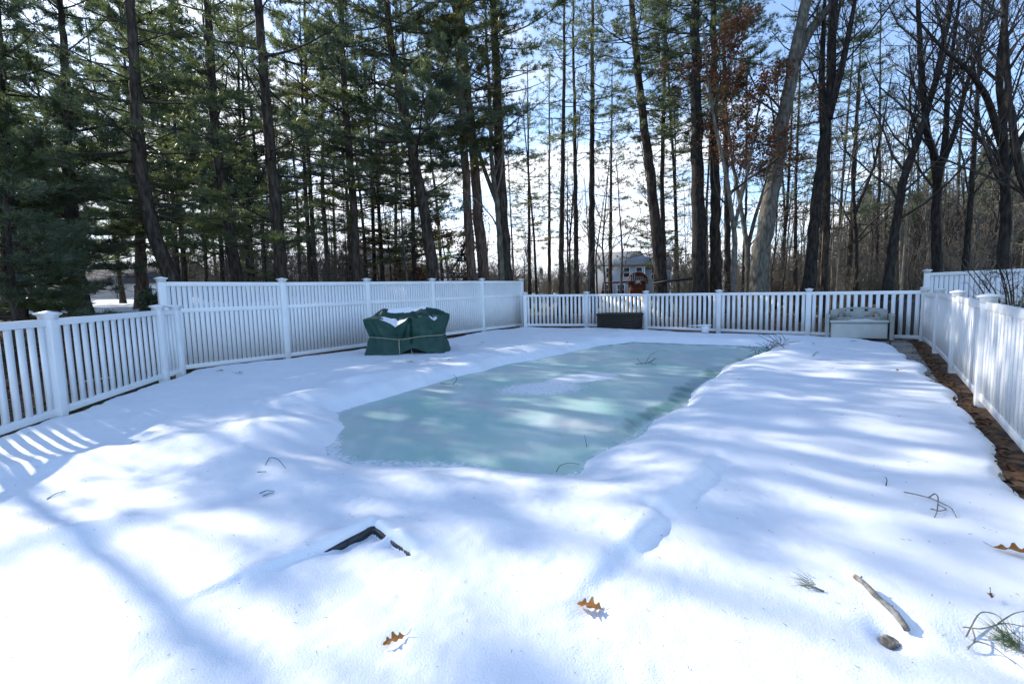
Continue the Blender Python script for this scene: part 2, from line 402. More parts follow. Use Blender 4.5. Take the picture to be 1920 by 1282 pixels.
# terrain sheet: fine in the middle, stretching to the horizon
u = np.concatenate([-np.geomspace(600, 14, 46), np.arange(-13.8, 16, .2), np.geomspace(16.2, 600, 46)])
v = np.concatenate([-np.geomspace(300, 3, 20), np.arange(-2.8, 24, .2), np.geomspace(24.3, 900, 60)])
X, Y = np.meshgrid(u, v); Z = terrain_z(X, Y)
sdS = sdf_poly(X, Y, snow_poly)
Z = Z-.45*sstep(.25, .7, sdS)
for k1, k2 in (('Ln', 'L1'), ('T0', 'T5')):
    d, side, t = sdf_seg(X, Y, FP[k1][:2], FP[k2][:2]); Z = Z-.05*(1-sstep(.15, .45, d))
dl = (X-T0xy[0])*Tn[0]+(Y-T0xy[1])*Tn[1]
outyard = sstep(.2, 1.2, -sdf_poly(X, Y, yard_poly))
snowc = outyard*(.12+.50*sstep(4.5, 7.5, dl)*np.clip(-X/8, 0, 1)+.42*(1-sstep(.3, 1.8, dl))*sstep(0, .5, dl)*(X < -5)+.40*np.exp(-((X-2.2)**2/4+(Y-18.6)**2/1.2))-.12*(dl < 4.6)*(X < -3)
    +.36*np.exp(-((Y-21)/1.6)**2)*(X > 5))
grassc = outyard*(.55*sstep(23, 27, Y)*(1-sstep(52, 62, Y))*(np.abs(X-5) < 22)+.35*np.exp(-((Y-17.5)/2)**2)*(X < -8))
struct(grid_mesh('ground', X, Y, Z, m_terrain, None, (snowc, grassc, snowc*0)))

# snow cover inside the fences
res = .045
xs = np.concatenate([np.arange(-7.2, -1.6, res), np.arange(-1.6, 1.9, .016), np.arange(1.9, 11.2, res)]); ys = np.concatenate([np.arange(-1.6, 1.5, res), np.arange(1.5, 3.5, .016), np.arange(3.5, 18.6, res)])
X, Y = np.meshgrid(xs, ys)
sdS = sdf_poly(X, Y, snow_poly)+.09*fbm(X*1.7, Y*1.7, 3, 4)
sdP = -sdf_poly(X, Y, pool)                        # >0 outside the pool
sdP = sdP+.05*fbm(X*1.6, Y*1.6, 9, 4)
th = .065+.02*fbm(X*.55, Y*.55, 21, 3)+.009*fbm(X*1.9, Y*1.9, 31, 2)
bw_ = .12+.88*sstep(4.7, 7.0, Y+.25*X*(X > 0))
bank = np.exp(-((sdP-.62)/.38)**2)*(.06+.035*fbm(X*.8, Y*.8, 41, 3))*bw_
th = th+bank
th = th+.0035*vnoise(X*11, Y*11, 81)+.0022*vnoise(X*25, Y*25, 82)*(Y < 5)
# scalloped drift along the banks, ribs running across them
tdir = np.array([.62, .785]); along = X*tdir[0]+Y*tdir[1]; across = X*tdir[1]-Y*tdir[0]
ribs = vnoise(along*2.1+.8*vnoise(X, Y, 4), across*.55, 51)
th = th+.018*ribs*np.exp(-((sdP-.7)/.6)**2)*(.3+.7*bw_)
# foot-worn step running beside the pool on the right
a, b = (4.6, 6.9), (.33, 2.05)
d, side, t = sdf_seg(X, Y, a, b)                    # right of a->b is the pool side
wob = .03*fbm(X*1.3, Y*1.3, 61, 2)+.012*vnoise(X*7, Y*7, 62)
fade = sstep(-.05, .1, t)*(1-sstep(.93, 1.06, t))
stp = sstep(-.09, .07, side+wob)*np.exp(-np.clip(side+wob, 0, 9)/.30)
th = th+.085*stp*fade*(.16+.84*sstep(.60, .76, t))
for (hx, hy, hr, hd) in ((.93, 2.74, .06, .05), (.86, 2.80, .05, .03), (.55, 2.3, .09, .025), (1.72, 3.66, .07, .04)):
    th = th-hd*np.exp(-(((X-hx)**2+(Y-hy)**2)/hr**2))
# swells in the left foreground
fg0, fg1, fg2 = (ground(*q, .02)[:2] for q in ((592, 1036), (700, 990), (800, 1050)))
dA = (fg1-fg0)/np.linalg.norm(fg1-fg0); nA = np.array([-dA[1], dA[0]]); dB = (fg2-fg1)/np.linalg.norm(fg2-fg1); nB = np.array([-dB[1], dB[0]])
FRAME = (fg0, fg1, fg2, dA, dB)
for (p, q, w, h) in (((-4.75, 3.55), (-2.2, 5.2), .35, .06), ((-2.6, 1.6), (-1.6, 2.35), .3, .02), ((-3.6, 2.3), (-2.6, 2.75), .22, .05)):
    d, side, t = sdf_seg(X, Y, p, q)
    th = th+h*np.exp(-(d/w)**2)*np.where(side > 0, 1, .8)
# snow lying along the buried frame: level with its top behind each bar, hollow in front of it
LA = np.linalg.norm(fg1-fg0)
def uv(o, d_, n_): return (X-o[0])*d_[0]+(Y-o[1])*d_[1], (X-o[0])*n_[0]+(Y-o[1])*n_[1]
uA, vA = uv(fg0, dA, nA); uB, vB = uv(fg1, dB, nB)
jit = .012*vnoise(X*22, Y*22, 71)
winA = sstep(-.02, .16, uA)*(1-sstep(LA-.02, LA+.10, uA)); winAc = sstep(-1.2, .05, uA)**1.5*(1-sstep(LA+.03, LA+.12, uA))
winB = sstep(-.06, .03, uB)*(1-sstep(.36, .46, uB))
gap = np.exp(-((uB-.170)/.030)**2)
wd_ = .12*np.clip(-uA-.05, 0, 1.2)
capA = sstep(-.012-wd_, .018+wd_, vA+jit)*np.exp(-(np.clip(vA, 0, 9)/.15)**2)*winAc
capB = sstep(-.012, .018, vB+jit)*np.exp(-(np.clip(vB, 0, 9)/.11)**2)*winB
th = th+np.maximum(capA*(.030+.018*sstep(0, .05, vA)), capB*(.018+.040*np.exp(-((uB-.25)/.08)**2)+.03*np.exp(-((uB-.03)/.08)**2)))
inner = np.exp(-(np.clip(-vA, 0, 9)/.13)**2)*sstep(.016, -.016, vA-jit)*winA*.045*(1-sstep(LA-.05, LA+.05, uA))
innB = np.exp(-(np.clip(-vB, 0, 9)/.10)**2)*sstep(.016, -.016, vB-jit)*winB*(1-1.15*gap)*.045
th = th-np.maximum(inner, innB)
# melted pockets around sticks
for (px, py, r_, h_) in ((1668, 1195, .07, .05), (1870, 1215, .14, .05), (1750, 962, .08, .03), (1108, 1158, .07, .02), (1330, 625, .25, .03), (740, 1218, .05, .015), (500, 924, .1, .03), (250, 830, .12, .05)):
    g = ground(px, py, 0); th = th-h_*np.exp(-((X-g[0])**2+(Y-g[1])**2)/r_**2)
basin = -.30*sstep(.20, -.32, sdP)*bw_-.27*sstep(.75, -.60, sdP)*(1-bw_)
edge = sstep(-.03, .2, sdS)
Zs = plane(X, Y)-.065+(th+.02)*edge-.10*(1-edge)-.15*sstep(0, -.3, sdS)+basin
SNOW = (xs, ys, Zs)
def snow_z(x, y):
    i = int(np.clip(np.searchsorted(xs, x), 0, len(xs)-1)); j = int(np.clip(np.searchsorted(ys, y), 0, len(ys)-1))
    return float(Zs[j, i])
struct(grid_mesh('snow', X, Y, Zs, m_snow, (sdS > -.25) & (sdP > -.7)))

# the frozen pool
ICE = -.128
xs2 = np.arange(-3.6, 8.2, .06); ys2 = np.arange(2.8, 14.4, .06)
X, Y = np.meshgrid(xs2, ys2)
sdP2 = sdf_poly(X, Y, pool)
g1 = ground(1015, 728, ICE); g2 = ground(1098, 707, ICE); g3 = ground(900, 800, ICE)
def ell(g, rx, ry, an):
    dx, dy = X-g[0], Y-g[1]; ca, sa = math.cos(an), math.sin(an)
    return ((dx*ca+dy*sa)/rx)**2+((-dx*sa+dy*ca)/ry)**2
frost = .66*np.exp(-ell(g1, .95, .62, .2)**2)+.85*np.exp(-ell(g2, .70, .36, .3)**3)+.22*np.exp(-ell(ground(1090, 770, ICE), 1.0, .3, .3)**2)+.5*np.exp(-((sdP2+.02)/.14)**2)+.18*np.exp(-ell(ground(870, 835, ICE), 1.1, .3, .5))
frost = np.maximum(frost, .62*np.exp(-(sdP2/.16)**2)*(X < -.2)*(Y < 6.2))
d, side, t = sdf_seg(X, Y, (.9, 4.0), (6.4, 10.6))
dark_rim = .62*np.exp(-((sdP2-.18)/.28)**2)*sstep(-.5, .4, X-.2*Y)  # darker band just inside the right edge of the ice
b = grid_mesh('pool_ice', X, Y, plane(X, Y)+ICE+.004*fbm(X*2, Y*2, 77, 3), m_ice, sdP2 > -.5, (frost, dark_rim, dark_rim*0))
struct(b)

# flagstones of the deck edge laid bare along the right fence
fs = MB(); rs = random.Random(4)
fd = FP['C'][:2]-FP['R3'][:2]; fd = fd/np.linalg.norm(fd); fnn = np.array([-fd[1], fd[0]])
L = np.linalg.norm(FP['C'][:2]-FP['R5'][:2]); s0 = .1
while s0 < L-.3:
    ln = rs.uniform(.5, .8); off = .17
    for row in range(3):
        wd = rs.uniform(.36, .46); g = .018; sk = rs.uniform(-.04, .04)
        cs = [(s0+g+sk, off+g), (s0+ln-g+rs.uniform(-.03, .03), off+g), (s0+ln-g+rs.uniform(-.03, .03), off+wd-g), (s0+g+rs.uniform(-.03, .03), off+wd-g)]
        pts = [FP['R5'][:2]+fd*p+fnn*q for p, q in cs]; h = rs.uniform(-.004, .012)
        fs.hexa([(*p, plane(*p)-.12) for p in pts]+[(*p, plane(*p)-.046+h+rs.uniform(-.003, .003)) for p in pts]); off += wd
    s0 += ln
struct(fs.build('deck_paving', m_stone, None, False, .008))

# ------------------------------------------------------------------ fences
def post_part(root, p, h, m, w=.127, cap_h=.09):
    b = MB(); z = p[2]; a = POST_ROT
    def ring(r, zz): return [(p[0]+r*(ca*math.cos(a)-sa*math.sin(a)), p[1]+r*(ca*math.sin(a)+sa*math.cos(a)), zz) for ca, sa in ((-1, -1), (1, -1), (1, 1), (-1, 1))]
    def stack(b, rings):
        v = sum([ring(r, zz) for r, zz in rings], []); n = len(rings)
        q = [(0, 3, 2, 1), tuple((n-1)*4+i for i in range(4))]
        for k in range(n-1):
            q += [(k*4+i, k*4+(i+1) % 4, k*4+4+(i+1) % 4, k*4+4+i) for i in range(4)]
        b.add(v, q)
    hw = w/2
    stack(b, [(hw, z-.30), (hw, z+h+.02)])
    po = b.build('post', m, root, False, .006)
    c = MB(); zt = z+h+.022
    stack(c, [(hw+.006, zt-.03), (hw+.006, zt+.012), (hw+.012, zt+.022), (hw+.034, zt+.040), (hw+.034, zt+.054), (hw*.55, zt+.072), (.004, zt+.084)])
    c.build('cap', m, po)
    return po
POST_ROT = 0.
def panel_part(root, A, B, h, m, npk, pw, pt, mid=None, rail_h=.09, rail_t=.05, inset=.05):
    A = np.array(A); B = np.array(B); d = B[:2]-A[:2]; L = np.linalg.norm(d); d /= L; n = np.array([-d[1], d[0]])
    def P(s, off, z): 
        xy = A[:2]+d*s+n*off; return (xy[0], xy[1], A[2]+(B[2]-A[2])*s/L+z)
    def bar(b, s0_, s1_, o0, o1, z0, z1):
        b.hexa([P(s0_, o0, z0), P(s1_, o0, z0), P(s1_, o1, z0), P(s0_, o1, z0), P(s0_, o0, z1), P(s1_, o0, z1), P(s1_, o1, z1), P(s0_, o1, z1)])
    b = MB(); pitch = (L-2*inset)/npk
    for i in range(npk):
        s0_ = inset+pitch*(i+.5)
        bar(b, s0_-pw/2, s0_+pw/2, -pt/2, pt/2, .02, h-.02)
    pan = b.build('picket_panel', m, root)
    for z0, z1 in [(0, rail_h), (h-rail_h, h)]+([mid] if mid else []):
        r = MB(); bar(r, inset-.01, L-inset+.01, -rail_t/2, rail_t/2, z0, z1); r.build('rail', m, pan, False, .005)
def fence(name, label, pts, h, m, npk, pw, pt, mid=None, rot=None, seg=None, cat='fence'):
    global POST_ROT
    root = thing(name, label, cat, tuple(pts[0]))
    for i, p in enumerate(pts):
        q = pts[min(i+1, len(pts)-1)]; o = pts[max(i-1, 0)]
        dd = q-p if i < len(pts)-1 else p-o
        POST_ROT = math.atan2(dd[1], dd[0])
        loc = np.array(p)-np.array(pts[0])
        po = post_part(root, loc, h, m)
        if i < len(pts)-1:
            ln = np.linalg.norm(q[:2]-p[:2]); k = max(2, int(round(npk*ln/2.42)))
            panel_part(root, loc, np.array(q)-np.array(pts[0]), h, m, k, pw, pt, mid)
    return root
P = lambda *k: [FP[i] for i in k]
fence('picket_fence', 'short white picket fence at the left edge with ivy at its foot', P('Ln', 'Lm', 'L0', 'L1', 'L2'), 1.22, m_vinyl, 15, .076, .026)
fence('privacy_fence', 'tall white slatted fence with narrow gaps and a mid rail behind the green cover', P('T0', 'T1', 'T2', 'T3', 'T4', 'T5'), 1.80, m_vinyl, 25, .0775, .022, (1.17, 1.26))
fence('picket_fence', 'short white picket fence across the far end behind bench and black box', P('B0', 'B1', 'B2', 'B3', 'B4', 'C'), 1.22, m_vinyl, 15, .083, .038)
fence('slatted_fence', 'white fence of close narrow slats along the right of the snowy deck', P('C', 'R1', 'R2', 'R3', 'R4', 'R5'), 1.17, m_vinyl_r, 15, .088, .038)
n0 = at(1738, 520, 12.3); n1 = n0+np.array([.78, -.60, 0])*2.42
nb = [n0[:2]+np.array([.78, -.62])*2.42*i for i in range(4)]
nb = [np.array([p[0], p[1], tz(*p)+.08]) for p in nb]; nz_ = 1.93
for p in nb: p[2] = nb[0][2]
fence('neighbour_fence', 'tall white privacy fence beyond the right corner, behind the leafless shrub', nb, 1.90-nb[0][2]+.06, m_vinyl, 24, .085, .02)

# ------------------------------------------------------------------ covered patio furniture
def cover():
    base = ground(768, 662, -.02); zz = snow_z(base[0], base[1])-.03
    root = thing('furniture_cover', 'dark green tarp roped over patio furniture with snow caught in its sags', 'furniture cover', (base[0], base[1], zz), R(2))
    nu, nv = 240, 60
    # outline: superellipse cross-sections; u runs round, v bottom to top
    def half(v):      # half width, half depth at height fraction v
        wv = np.interp(v, [0, .12, .40, .47, .55, .8, 1.0], [1.04, 1.0, .92, .90, .92, .98, 1.01])
        dv = np.interp(v, [0, .12, .40, .47, .55, .8, 1.0], [.60, .58, .53, .51, .53, .56, .58])
        return wv, dv
    TH = np.linspace(0, 2*np.pi, nu, endpoint=False)
    verts = []
    def sup(th, n=7.0):
        c, s = np.cos(th), np.sin(th); r = (np.abs(c)**n+np.abs(s)**n)**(-1/n); return c*r, s*r
    cx_, cy_ = sup(TH)
    front = cy_ < -.9
    xf = cx_          # -1..1 along the front
    # top rim height
    rim = np.full(nu, .86)
    rim = np.where(cy_ > .9, .93, rim)
    rim = rim+np.where(front, 0, 0)
    rim = rim+.05*np.clip(cx_, 0, 1)*(1)
    sag = .25*np.clip(1-np.abs(xf+.22)/.34, 0, 1)**.9+.15*np.clip(1-np.abs(xf-.80)/.17, 0, 1)**.9
    rim = rim-np.where(cy_ < -.6, sag*sstep(-.6, -.97, cy_), 0)
    hem = np.where(front, .16*np.exp(-((xf-.22)/.27)**2)*1.0+.05*np.exp(-((xf-.7)/.16)**2), 0)
    for j in range(nv):
        v = j/(nv-1); z = hem+(rim-hem)*v
        hv = np.clip(z/.92, 0, 1); wv, dv = half(hv)
        fold = (.032*np.sin(TH*9+2.3*np.sin(TH*3)+v*1.5)+.022*np.sin(TH*17+1.0-v*2.0))*(.35+1.0*np.abs(v-.48)*1.5)+.030*np.sin(TH*29+2*np.sin(TH*5)+v*3)*np.exp(-((v-.47)/.16)**2)+.012*vnoise(TH*14, np.full(nu, v*9), 5)
        crease = -.11*np.exp(-((xf-.17)/.030)**2)*front*sstep(.08, .3, v) - .055*np.exp(-((xf+.05-.5*(v-.5))/.05)**2)*front*(v > .45)
        pleat = .05*np.sin((xf*6+v*5))*front*np.exp(-((v-.5)/.35)**2)
        k = 1+fold*1.0
        x = cx_*wv*k*.93; y = cy_*dv*k-crease+pleat*.5-(.03*np.exp(-((xf+.62+.3*(v-.6))/.06)**2)*front)
        verts.append(np.stack([x, y, z], 1))
    rimv = verts[-1]
    # roof: rings from the rim in to a ridge line
    for t in (.12, .25, .4, .55, .7, .85, 1.0):
        rx = np.clip(rimv[:, 0], -.62, .48); ry = .18+0*rx
        zr = 1.08+.025*np.sin(rx*6)-.05*np.exp(-((rx-.18)/.10)**2)
        x = rimv[:, 0]*(1-t)+rx*t; y = rimv[:, 1]*(1-t)+ry*t
        tt = t**.85
        z = rimv[:, 2]*(1-tt)+zr*tt-.07*np.sin(np.pi*t)*(cy_ < 0)+.018*np.sin(TH*7+t*5)*np.sin(np.pi*t)
        verts.append(np.stack([x, y, z], 1))
    V = np.concatenate(verts); n = len(verts)
    i, j = np.meshgrid(np.arange(n-1), np.arange(nu), indexing='ij'); k = (j+1) % nu
    q = np.stack([i*nu+j, i*nu+k, (i+1)*nu+k, (i+1)*nu+j], -1).reshape(-1, 4)
    b = MB(); b.add(V, q); b.build('tarp', m_tarp, root, True)
    # rope round the waist, with two ends hanging to the ground
    vw = np.array([np.interp(.475, [0, 1], [0, 1])])
    wv, dv = half(np.array(.475)); rz_ = .44-.07*np.exp(-((cx_+.12)/.45)**2)*(cy_ < 0)
    loop = np.stack([cx_*(wv*.93+.012)*1.015, cy_*(dv+.028)*1.03, rz_], 1); loop = np.vstack([loop, loop[:1]])
    b = MB(); b.tube(loop, .008, 5); b.build('rope', m_rope, root)
    b = MB(); b.tube([(-.12, -dv-.045, .375), (-.115, -dv-.09, .22), (-.10, -.64, .02)], .010, 5); b.build('rope', m_rope, root)
    b = MB(); b.tube([(.12, -.48, .17), (.16, -.56, .08), (.20, -.60, .0)], .009, 5); b.build('rope', m_rope, root)
    # solid black box filling the dark opening under the lifted hem
    b = MB(); b.box(-.75, .78, -.38, .4, .02, .30); b.build('under_hem_box', m_black, root)
    # snow caught in the two sags and along the ridge: a skin over the roof of the tarp
    def skin(name, f, lift, nr=26):
        pts = []; hh = []
        ts = np.linspace(0.02, .999, nr)
        RV = np.stack([rimv]+verts[nv:], 0); tk = np.array([0, .12, .25, .4, .55, .7, .85, 1.0])
        sel = np.where(cy_ < .98)[0]; sel = sel[np.argsort((TH[sel]-1.9) % (2*np.pi))]
        for t in ts:
            i = min(int(np.searchsorted(tk, t)), 7); i = max(i, 1); w_ = (t-tk[i-1])/(tk[i]-tk[i-1]); p = RV[i-1][sel]*(1-w_)+RV[i][sel]*w_
            h = f(xf[sel], t, cy_[sel]); pts.append(p+np.outer(np.clip(h, -1, 1)*lift, [0, -.25, 1])); hh.append(h)
        pts = np.array(pts); hh = np.array(hh); m_ = len(sel); idx = np.arange(nr*m_).reshape(nr, m_)
        q = np.stack([idx[:-1, :-1], idx[:-1, 1:], idx[1:, 1:], idx[1:, :-1]], -1).reshape(-1, 4)
        q = q[(hh.ravel()[q] > -.15).any(1)]
        u_, inv = np.unique(q, return_inverse=True); b = MB(); b.add(pts.reshape(-1, 3)[u_], inv.reshape(-1, 4)); b.build(name, m_snow, root, True)
    def nf(x, t, k): return fbm(x*7+k, np.full_like(x, t*6+k), 3+k, 3)
    skin('snow_patch', lambda x, t, c: np.minimum(np.where(c < -.9, 1, -1), np.clip(4*(.31-np.abs(x+.22))+.25*nf(x, t, 1), -1, 1))-np.clip((t-.40-.10*nf(x, t, 2))*9, 0, 3), .03)
    skin('snow_patch', lambda x, t, c: np.minimum(np.where(c < -.9, 1, -1), np.clip(6*(.11-np.abs(x-.77))+.2*nf(x, t, 3), -1, 1))-np.clip((t-.30-.10*nf(x, t, 4))*9, 0, 3), .03)
    skin('snow_patch', lambda x, t, c: np.minimum(np.where(c < -.9, 1, -1), np.clip(6*(.12-np.abs(x-.34))+.2*nf(x, t, 5), -1, 1))-np.clip((t-.16)*9, 0, 3), .02)
    skin('snow_patch', lambda x, t, c: np.minimum(np.clip((t-.84-.06*nf(x, t, 6))*9, -1, 1), np.clip((.50-np.abs(x+.02))*9, -1, 1)), .03)
cover()

# ------------------------------------------------------------------ deck box, bench, bin
def face_dir(a, b):
    d = FP[b][:2]-FP[a][:2]; return math.atan2(d[1], d[0])
def deck_box():
    p = ground(1163, 617, -.03); g = p.copy(); rz = face_dir('B1', 'B2')+R(1)
    root = thing('deck_box', 'black slatted resin deck box against the far picket fence', 'storage box', (g[0], g[1], plane(g[0], g[1])-.0), rz)
    w, d, h = .73, .36, .50
    b = MB()
    for i in range(4):
        z0 = .02+i*.112; b.box(-w, w, -d, d, z0, z0+.106)
    b.box(-w+.01, w-.01, -d+.01, d-.01, .0, .455)
    for sx_ in (-1, 1):
        for sy_ in (-1, 1): b.box(sx_*(w-.045)-.05, sx_*(w-.045)+.05, sy_*(d-.045)-.05, sy_*(d-.045)+.05, 0, .458)
    b.build('body', m_box, root, False, .008)
    l = MB(); W_, D_ = w+.03, d+.03
    nx = 20; xs_ = np.linspace(-W_, W_, nx)
    l.box(-W_, W_, -D_, D_, .46, .53); l.add([(-W_, -D_, .531), (W_, -D_, .531), (W_, D_, .531), (-W_, D_, .531), (-W_+.1, -D_+.1, .562), (W_-.1, -D_+.1, .562), (W_-.1, D_-.1, .562), (-W_+.1, D_-.1, .562)], [(4, 5, 6, 7), (0, 1, 5, 4), (1, 2, 6, 5), (2, 3, 7, 6), (3, 0, 4, 7)])
    l.build('lid', m_box, root, False, .01)
    hd = MB(); hd.box(-.12, .12, -D_-.018, -D_+.002, .475, .505); hd.build('handle', m_black, root, False, .004)
deck_box()

def bench():
    p = ground(1605, 634, -.04); rz = face_dir('B4', 'C')+R(3)
    p = p+np.array([-.13, -.22, 0])
    root = thing('storage_bench', 'sage green plastic storage bench with arched fretwork back by the fence', 'bench', (p[0], p[1], plane(p[0], p[1])-.035), rz)
    root.scale = (1, 1, 1.1)
    # base box with bowed front
    b = MB(); b.box(-.58, .58, -.25, .25, .05, .395); b.build('seat_box', m_bench_l, root, False, .015)
    f = MB()
    f.hexa([(-.57, -.268, .04), (.57, -.268, .04), (.57, -.251, .04), (-.57, -.251, .04), (-.55, -.276, .37), (.55, -.276, .37), (.55, -.251, .37), (-.55, -.251, .37)])
    f.build('front_panel', m_bench_l, root, False, .008)
    s = MB(); s.box(-.60, .60, -.31, .22, .40, .448); s.build('seat_lid', m_bench_l, root, False, .014)
    # arched back with cut-outs: extruded outline made of strips
    xsb = np.linspace(-.60, .60, 97); top = .585+.17*np.sqrt(np.clip(1-(xsb/.72)**2, 0, 1))
    bk = MB()
    def cuts(x):
        ax = abs(x); out = []
        tp = .585+.17*math.sqrt(max(0, 1-(x/.72)**2))
        if .07 < ax < .28: out.append((.655+.0*(ax), tp-.045) if tp-.045 > .665 else None)
        if .13 < ax < .45:
            lo = .515; hi = .515+.105*(1-abs(ax-.36)/.09) if ax > .36 else .515+.105*(ax-.13)/.23
            out.append((lo, max(lo+.001, hi)))
        return sorted([o for o in out if o])
    y0, y1 = .21, .262
    for i in range(96):
        xm = (xsb[i]+xsb[i+1])/2; spans = []; z = .42
        for lo, hi in cuts(xm):
            spans.append((z, lo)); z = hi
        spans.append((z, None))
        for lo, hi in spans:
            za, zb = (hi, hi) if hi else (top[i], top[i+1])
            v = [(xsb[i], y0, lo), (xsb[i+1], y0, lo), (xsb[i+1], y1, lo), (xsb[i], y1, lo), (xsb[i], y0, za), (xsb[i+1], y0, zb), (xsb[i+1], y1, zb), (xsb[i], y1, za)]
            bk.add(v, [(0, 3, 2, 1), (4, 5, 6, 7), (0, 1, 5, 4), (2, 3, 7, 6)]+([(3, 0, 4, 7)] if i == 0 or len(spans) > 1 else [])+([(1, 2, 6, 5)] if i == 95 or len(spans) > 1 else []))
    bk.build('backrest', m_bench, root)
    for sx_ in (-1, 1):
        a = MB(); x0 = sx_*.655
        prof = [(-.29, 0), (-.30, .45), (-.345, .56), (-.32, .605), (-.25, .615), (.22, .60), (.26, .57), (.26, 0), (.16, 0), (.14, .10), (-.12, .10), (-.15, 0)]
        v = [(x0-.042, y, z) for y, z in prof]+[(x0+.042, y, z) for y, z in prof]; n = len(prof)
        me_q = [(i, (i+1) % n, n+(i+1) % n, n+i) for i in range(n)]
        a.add(v, me_q, None)
        # side faces
        ct = [(0, 1, 10, 11), (1, 2, 5, 10), (2, 3, 4, 5), (5, 6, 9, 10), (6, 7, 8, 9)]
        a.q.append(np.array([tuple(reversed(c)) for c in ct])); a.q.append(np.array([tuple(n+i for i in c) for c in ct]))
        a.build('armrest', m_bench, root, False, .012)
    # thin snow on the lid
    nx, ny = 30, 8; gx, gy = np.meshgrid(np.linspace(-.22, .34, nx), np.linspace(-.16, .2, ny))
    zz = .449+.022*np.clip(1-((gx-.06)/.27)**4, 0, 1)*np.clip(1-((gy-.02)/.17)**4, 0, 1)+.006*fbm(gx*9, gy*9, 3, 2)-.004
    idx = np.arange(nx*ny).reshape(ny, nx); sp = MB(); sp.add(np.stack([gx, gy, zz], -1).reshape(-1, 3), np.stack([idx[:-1, :-1], idx[:-1, 1:], idx[1:, 1:], idx[1:, :-1]], -1).reshape(-1, 4)); sp.build('snow_patch', m_snow, root, True)
bench()

def lathe(prof, n=28, cx0=0, cy0=0):
    b = MB(); th_ = np.linspace(0, 2*np.pi, n, endpoint=False)
    v = np.array([[(cx0+r*math.cos(t), cy0+r*math.sin(t), z) for t in th_] for r, z in prof]).reshape(-1, 3)
    q = [(k*n+i, k*n+(i+1) % n, (k+1)*n+(i+1) % n, (k+1)*n+i) for k in range(len(prof)-1) for i in range(n)]
    return b.add(v, q)
g = at(1684, 600, 12.45); gz = tz(g[0], g[1])
root = thing('compost_bin', 'charcoal plastic bin standing behind the picket fence right of the bench', 'bin', (g[0], g[1], gz), .3)
b = MB(); b.hexa([(-.22, -.24, 0), (.22, -.24, 0), (.22, .24, 0), (-.22, .24, 0), (-.29, -.31, .86), (.29, -.31, .86), (.29, .31, .86), (-.29, .31, .86)]); b.build('body', m_bin, root, False, .03)
b = MB(); b.hexa([(-.31, -.34, .862), (.31, -.34, .862), (.31, .33, .862), (-.31, .33, .862), (-.24, -.26, .95), (.24, -.26, .95), (.24, .27, .95), (-.24, .27, .95)]); b.build('lid', m_bin, root, False, .02)

g = ground(1322, 627, -.04)
root = thing('skimmer_bucket', 'small white plastic bucket with a wide flat lid in the snow at the pool end', 'bucket', (g[0], g[1], snow_z(g[0], g[1])+.02))
root.scale = (1.25, 1.25, 1.25)
lathe([(.001, 0), (.085, 0), (.10, .17), (.098, .172)]).build('body', m_vinyl, root, True)
b = lathe([(.10, .165), (.135, .168), (.140, .18), (.13, .195), (.001, .20)]); b.build('lid', m_vinyl, root, True)
b = MB(); b.hexa([(-.42, -.03, .175), (-.1, -.03, .165), (-.1, .03, .165), (-.42, .03, .175), (-.42, -.03, .19), (-.1, -.03, .19), (-.1, .03, .19), (-.42, .03, .19)]); b.build('handle', m_vinyl, root, False, .004)

a_ = at(1893, 640, 4.55); b_ = at(2050, 668, 3.6)
root = thing('pool_pole', 'blue skimmer pole with a tan tip leaning along the right fence', 'pole', tuple(a_))
d_ = b_-a_; b = MB(); b.tube([np.zeros(3)+d_*.045, d_, d_*2.2-np.array([0, 0, .55])], .0135, 10); b.build('shaft', m_bluepole, root, True)
b = MB(); b.tube([np.zeros(3), d_*.05], [.017, .019], 10); b.build('tip', m_tan, root, True)

# buried frame poking out of the snow
fg0, fg1, fg2, dA, dB = FRAME
zf = plane(*fg1)-.065+.098
root = thing('buried_frame', 'black corner of a buried frame poking out of the foreground snow', 'frame', (fg1[0], fg1[1], zf))
def frame_bar(name, p, q, nn, za, zb):
    b = MB(); hw = .015; n = 24; d_ = (q-p)
    rows = []
    for t in np.linspace(0, 1, n):
        c = p+d_*t-fg1+nn*.003*math.sin(t*23); z = za+(zb-za)*t
        rows += [(*(c-nn*hw), z-.075), (*(c-nn*(hw+.002)), z-.006), (*(c-nn*(hw-.005)), z), (*(c+nn*hw), z), (*(c+nn*hw), z-.075)]
    q_ = [(i*5+j, i*5+(j+1) % 5, (i+1)*5+(j+1) % 5, (i+1)*5+j) for i in range(n-1) for j in range(5)]
    b.add(rows, q_, [(0, 1, 2), (0, 2, 3), (0, 3, 4)]); b.build(name, m_black, root)
frame_bar('long_bar', fg0-dA*.06, fg1+dA*.015, np.array([-dA[1], dA[0]]), -.035, .002)
frame_bar('short_bar', fg1+dB*.016, fg1+dB*.50, np.array([-dB[1], dB[0]]), .0, -.040)

